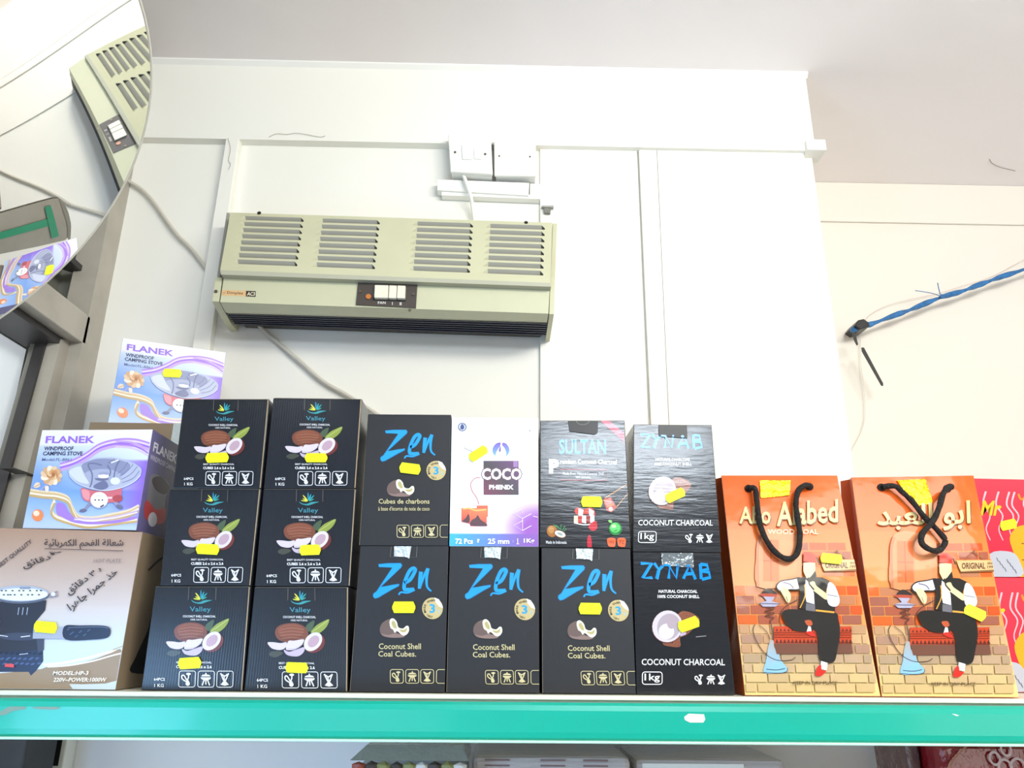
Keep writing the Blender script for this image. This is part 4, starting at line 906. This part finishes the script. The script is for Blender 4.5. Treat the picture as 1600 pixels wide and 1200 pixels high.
# ------------------------------------------------------------------ orange bags
BS = [(55, 42), (640, 42), (862, 1168), (175, 1165)]
def man(a):
    # plain seated figure, face left blank
    bk = '#1a1714'; wh = '#e6e2ee'; sk = '#e4d6a2'
    a.rect(316, 812, 708, 900, '#c2401c'); a.poly([(316, 900), (708, 900), (715, 950), (330, 955)], '#6e4434')
    for i in range(20):
        x = 322+i*19.5
        a.poly([(x, 898), (x+9, 876), (x+18, 898)], '#5b2010'); a.poly([(x+2, 838), (x+9, 822), (x+16, 838)], '#6e2812')
    for y in (845, 856, 868): a.line([(316, y), (708, y)], 3, '#7e2a12')
    a.blob([(355, 750), (380, 728), (450, 728), (615, 740), (640, 780), (648, 850), (635, 930), (620, 990), (585, 1000), (545, 980), (535, 880), (520, 830), (480, 840), (420, 835), (375, 800)], bk, 5)
    a.blob([(470, 785), (500, 782), (508, 805), (485, 810)], '#b9532e', 3)
    a.poly([(478, 845), (488, 812), (500, 815), (503, 838)], '#f6f4f2'); a.blob([(475, 845), (500, 838), (525, 862), (500, 862)], '#d8281c', 3)
    a.poly([(548, 1030), (552, 990), (585, 1000), (580, 1038)], '#f8f6f2'); a.blob([(522, 1060), (535, 1020), (552, 1010), (556, 1038), (578, 1040), (560, 1062), (540, 1068)], '#d8281c', 3)
    a.blob([(325, 612), (345, 582), (400, 572), (450, 566), (445, 625), (400, 630), (350, 640)], bk, 4); a.blob([(330, 612), (348, 588), (400, 578), (446, 572), (440, 620), (395, 624), (350, 632)], wh, 4)
    a.line([(360, 590), (395, 600), (412, 620)], 5, '#544a68', smooth=True)
    a.blob([(345, 622), (372, 615), (398, 650), (396, 685), (382, 692), (365, 665)], sk, 3); a.line([(375, 660), (384, 690)], 3, '#6a5c34')
    a.poly([(428, 568), (470, 562), (500, 560), (560, 565), (600, 585), (622, 640), (622, 742), (440, 724), (446, 640)], bk)
    a.poly([(474, 575), (500, 600), (515, 645), (518, 700), (478, 690), (468, 640)], '#ece8f2'); a.poly([(476, 695), (520, 700), (522, 738), (474, 732)], '#6c6a72')
    a.line([(468, 600), (470, 660), (445, 720)], 5, '#e8a03c', smooth=True); a.line([(524, 732), (618, 742)], 9, '#e8a03c'); a.line([(596, 585), (578, 640), (588, 690)], 4, '#e8a03c', smooth=True)
    a.blob([(590, 590), (622, 610), (645, 680), (628, 712), (590, 702), (580, 650)], wh, 4); a.line([(583, 652), (636, 662)], 3, '#3a3440')
    a.blob([(490, 595), (515, 585), (530, 610), (580, 650), (576, 678), (530, 645), (505, 625)], sk, 4)
    # head from the side, cap, no features
    a.poly([(462, 490), (522, 488), (522, 530), (500, 575), (478, 570), (462, 535)], sk); a.poly([(480, 575), (500, 560), (522, 530), (528, 560), (505, 585)], bk)
    a.poly([(464, 435), (500, 438), (528, 460), (524, 492), (462, 484)], '#d8301c'); a.line([(528, 462), (540, 495)], 6, '#2a201a')
    a.line([(485, 565), (492, 600), (515, 628)], 7, '#2a2018')
def pipe(a):
    g = '#7d7684'
    a.blob([(258, 650), (265, 628), (290, 618), (318, 632), (330, 650)], '#2e221e', 3); a.blob([(246, 645), (330, 648), (320, 662), (262, 660)], '#b04a34', 3)
    a.poly([(262, 660), (322, 662), (305, 685), (345, 695), (325, 712), (262, 712), (243, 694), (280, 682)], '#a9a6bc'); a.line([(244, 696), (345, 698)], 4, '#4c4656')
    a.line([(280, 715), (318, 722), (272, 735), (320, 745), (275, 757), (315, 768), (300, 780), (300, 800)], 5, '#5a3226', smooth=True)
    a.line([(303, 800), (312, 860), (312, 900)], 4, '#54463e', smooth=True)
    a.poly(a.sm([(296, 885), (314, 885), (320, 925), (345, 930), (345, 975), (380, 1020), (380, 1042), (330, 1052), (265, 1048), (278, 985), (285, 930)], 3), lambda x, y: mix('#a9a4a0', '#86b8d8', (y-900)/90))
    a.line([(278, 1032), (330, 1036), (372, 1028)], 4, '#2a3848', smooth=True); a.line([(385, 1025), (378, 1046), (330, 1052), (268, 1048)], 3, '#2a3848', smooth=True)
    a.line([(222, 802), (212, 830), (225, 880), (270, 950), (330, 985), (400, 985), (425, 970)], 4, '#54382a', smooth=True)
    a.line([(240, 805), (280, 840), (296, 880)], 3, '#54382a', smooth=True); a.line([(436, 676), (370, 715), (345, 770), (360, 830), (395, 880)], 4, '#54382a', smooth=True)
def bagfront(a, arabic):
    def fn(u, v):
        if v < .28: return mix('#ec5e16', '#ee7630', v*2.4)
        if v < .72: return mix('#ee7630', '#e89a54', (v-.28)*2.3)
        return mix('#e0b27a', '#e8cf86', (v-.72)*4)
    a.grid(fn, 20, 60)
    # bricks: rows follow the printed wall
    rnd = random.Random(7)
    y = 380
    r = 0
    while y < 1150:
        h = 50 if y > 560 else 44
        v = (y-42)/1125
        xl = 55+120*v+8; xr = 640+222*v-8
        x = xl-(50 if r % 2 else 0)+rnd.uniform(-8, 8)
        while x < xr:
            w = rnd.uniform(92, 112); x0 = max(x+3, xl); x1 = min(x+w-3, xr)
            if x1-x0 > 12 and not (y < 560 and (x1 < 360 or rnd.random() < .35)):
                if y < 800: c = rnd.choice(['#d9501a', '#a5543a', '#d87840', '#b97650', '#e85e1c', '#9c5a46'])
                elif y < 940: c = rnd.choice(['#b98e68', '#c9a276', '#a9826a'])
                else: c = mix(rnd.choice(['#b5977a', '#c2a77c', '#a98f72']), '#d9bd7c', (y-940)/260)
                a.poly([(x0, y+3), (x1, y+3), (x1+4, y+h-3), (x0+4, y+h-3)], c)
            x += w
        y += h; r += 1
    # shuttered arch
    a.blob([(236, 610), (235, 400), (250, 340), (300, 320), (360, 330), (440, 350), (455, 420), (455, 560), (440, 590)], '#e08a58', 4)
    a.poly([(262, 370), (340, 372), (342, 582), (262, 582)], '#e2703c'); a.poly([(350, 372), (432, 380), (430, 575), (350, 580)], '#e8905c'); a.line([(300, 372), (302, 582)], 5, '#b9552c'); a.line([(262, 478), (342, 480)], 5, '#b9552c'); a.line([(236, 610), (234, 420), (250, 350)], 14, '#c0704a', smooth=True)
    # title
    if not arabic:
        for dx, dy, c in ((5, 5, '#7c4218'), (0, 0, '#e2c988')):
            a.tq('Abo', [(142+dx, 205+dy), (300+dx, 198+dy), (300+dx, 292+dy), (142+dx, 290+dy)], c, .02)
            a.tq('Alabed', [(330+dx, 180+dy), (640+dx, 165+dy), (640+dx, 282+dy), (330+dx, 304+dy)], c, .02)
        a.text('WOOD COAL', 285, 318, 540, 342, '#f0e2b6', .01)
    else:
        ab = '\uFEAA\uFE92\uFECC\uFEDF\u0627 \uFEEE\uFE91\u0627'
        for dx, c in ((5, '#7c4218'), (0, '#e2c988')): a.tq(ab, [(170+dx, 190+dx), (620+dx, 170+dx), (620+dx, 320+dx), (170+dx, 320+dx)], c, .02)
    # sign
    a.poly([(552, 478), (745, 470), (760, 500), (758, 530), (570, 532)], '#8a5c34'); a.poly([(550, 472), (745, 472), (760, 478), (756, 520), (572, 528), (562, 510)], '#dcb47c')
    a.line([(590, 472), (634, 426), (690, 470)], 4, '#8a5c34'); a.ell(634, 428, 6, 6, '#4a3420', n=8)
    a.text('ORIGINAL', 575, 484, 690, 516, '#5c3620', .03); a.text('SINCE', 700, 482, 738, 494, '#5c3620', .02); a.text('1999', 700, 500, 738, 514, '#5c3620', .02)
    pipe(a); man(a)
    a.text('KEEP IN DRY PLACE', 412, 1094, 632, 1112, '#4c3a20', .01)
bagm2 = mat('orange_paper', '#c4541e', .45, bump='n', bs=.3, scale=9, coat=.5)
def bag(px, label, arabic, handle, st, sx, gold_px):
    DTp, DBt = 1.165, 1.095
    q = Quad(*[atD(x, y, DTp) for x, y in px[:2]], *[atD(x, y, DBt) for x, y in px[2:]])
    for i in (2, 3): q.c[i].z = SHZ+.0008
    TLb = q.c[0]+V((-.004, .030, 0)); TRb = q.c[1]+V((.0, .030, 0)); BLb = q.c[3]+V((-.0, .095, 0)); BRb = q.c[2]+V((0, .095, 0))
    t = thing('paper_bag', (q.c[3]+BRb)/2, label, 'bag', 'orange paper carrier bags of wood coal')
    # sides folded inwards along a crease
    lc = (q.c[0]+TLb)/2+V((.006, 0, 0)); lm = q.P(0, .55)+V((.012, .045, 0)); lb_ = (q.c[3]+BLb)/2
    rc = (q.c[1]+TRb)/2+V((-.006, 0, 0)); rm = q.P(1, .55)+V((-.012, .045, 0)); rb2 = (q.c[2]+BRb)/2
    v = [*q.c, TLb, TRb, BRb, BLb, lc, lm, lb_, rc, rm, rb2]
    f = [(0, 3, 2, 1), (4, 5, 6, 7), (3, 7, 6, 2), (0, 8, 9), (0, 9, 3), (3, 9, 10), (8, 4, 9), (4, 7, 9), (9, 7, 10), (1, 12, 11), (1, 2, 12), (2, 13, 12), (11, 12, 5), (5, 12, 6), (12, 13, 6)]
    mesh('paper_body', v, f, bagm2, t)
    a = Art(q, BS, .0006); bagfront(a, arabic); a.build('front_print', p_bag, t)
    b = Art(q, px, .006)
    hp = [b.pt(*p) for p in handle]
    for i in range(1, len(hp)-1): hp[i] += V((0, -.006, 0))
    # cords that cross lie over one another
    if arabic:
        for i in range(len(hp)//2, len(hp)): hp[i] += V((0, -.008, 0))
    tube('cord_handle', hp, .0042, cord_black, t, ns=10, twist=.08)
    for p in (handle[0], handle[-1]): disc('eyelet', b.pt(*p)+V((0, .005, 0)), (0, -1, 0), .006, .002, cord_black, t, n=14)
    g = Art(q, px, .003); prism('gold_seal', [g.pt(*p) for p in gold_px], -q.n*.0006, gold, t)
    sticker(t, q, px, *st, base=.0035)
B1 = [(1127, 743), (1308, 743), (1376, 1090), (1164, 1089)]
bag(B1, 'orange brick-patterned paper bag with a simple looped black handle, right after the charcoal boxes', False,
    [(1169, 765), (1176, 768), (1179, 790), (1184, 825), (1198, 855), (1215, 872), (1230, 876), (1241, 866), (1245, 840), (1241, 810), (1239, 790), (1243, 770), (1253, 762), (1264, 762)], (1296, 875, 34, 15, 6), [], [(1186, 752), (1234, 752), (1232, 775), (1188, 779)])
B2 = [(1330, 746), (1521, 743), (1593, 1095), (1378, 1093)]
bag(B2, 'orange brick-patterned paper bag with its black handle crossed into a loop, at the right', True,
    [(1376, 764), (1392, 764), (1405, 775), (1420, 790), (1436, 812), (1458, 835), (1470, 852), (1462, 866), (1445, 868), (1430, 858), (1430, 842), (1446, 822), (1456, 800), (1462, 778), (1472, 766), (1479, 766)], (1520, 965, 36, 17, 25), [], [(1399, 752), (1444, 750), (1456, 790), (1428, 793)])

# ------------------------------------------------------------------ red boxes behind
redc = mat('red_card', '#e0283f', .2)
xr0 = 1500
def redbox(px, label, shelf, st):
    t, q = carton('red_box', px, 1.215, .12, label, 'box', 'bright red boxes behind the bag at the right edge', redc, shelf)
    a = Art(q, [(0, 0), (400, 0), (400, 520), (0, 520)])
    a.grid(lambda u, v: mix('#e83a4c', '#d81c3c', v), 6, 6)
    for x in (110, 170, 220, 245, 300, 345): a.line([(x, 70), (x-14, 140), (x+16, 200), (x-4, 270), (x+14, 330)], 9, '#f4b8c0', smooth=True, w2=4)
    a.text('Mr', 80, 120, 172, 200, '#f0c020', .03, sh=16)
    a.line([(262, 80), (275, 110), (300, 90)], 10, '#e88a28', smooth=True)
    a.blob([(215, 320), (250, 260), (300, 240), (312, 190), (325, 240), (390, 270), (398, 400), (398, 515), (230, 510), (240, 430)], '#e2a41c', 4)
    a.line([(270, 345), (398, 350)], 6, '#8c4c14'); a.line([(270, 430), (398, 436)], 6, '#8c4c14'); a.line([(300, 300), (290, 380), (310, 430)], 12, '#f4dc9c', smooth=True)
    a.blob([(120, 400), (220, 390), (260, 440), (265, 515), (110, 515)], '#b6bac6', 4)
    for i in range(8): a.line([(150+i*12, 420+(i*17) % 60), (158+i*12, 440+(i*17) % 60)], 4, '#5c6070')
    a.build('front_print', p_gloss2, t)
    if st: sticker(t, q, px, *st)
p_gloss2 = mat('print_gloss_card', 'ATTR', .35, spec=.3)
redbox([(1508, 902), (1640, 903), (1655, 1085), (1512, 1085)], 'bright red box on the shelf at the right edge, behind the second orange bag', True, None)
redbox([(1503, 747), (1636, 750), (1640, 902.5), (1508, 901.5)], 'bright red box with a yellow price sticker, stacked on the other at the right edge', False, (1575, 822, 26, 15, -12))
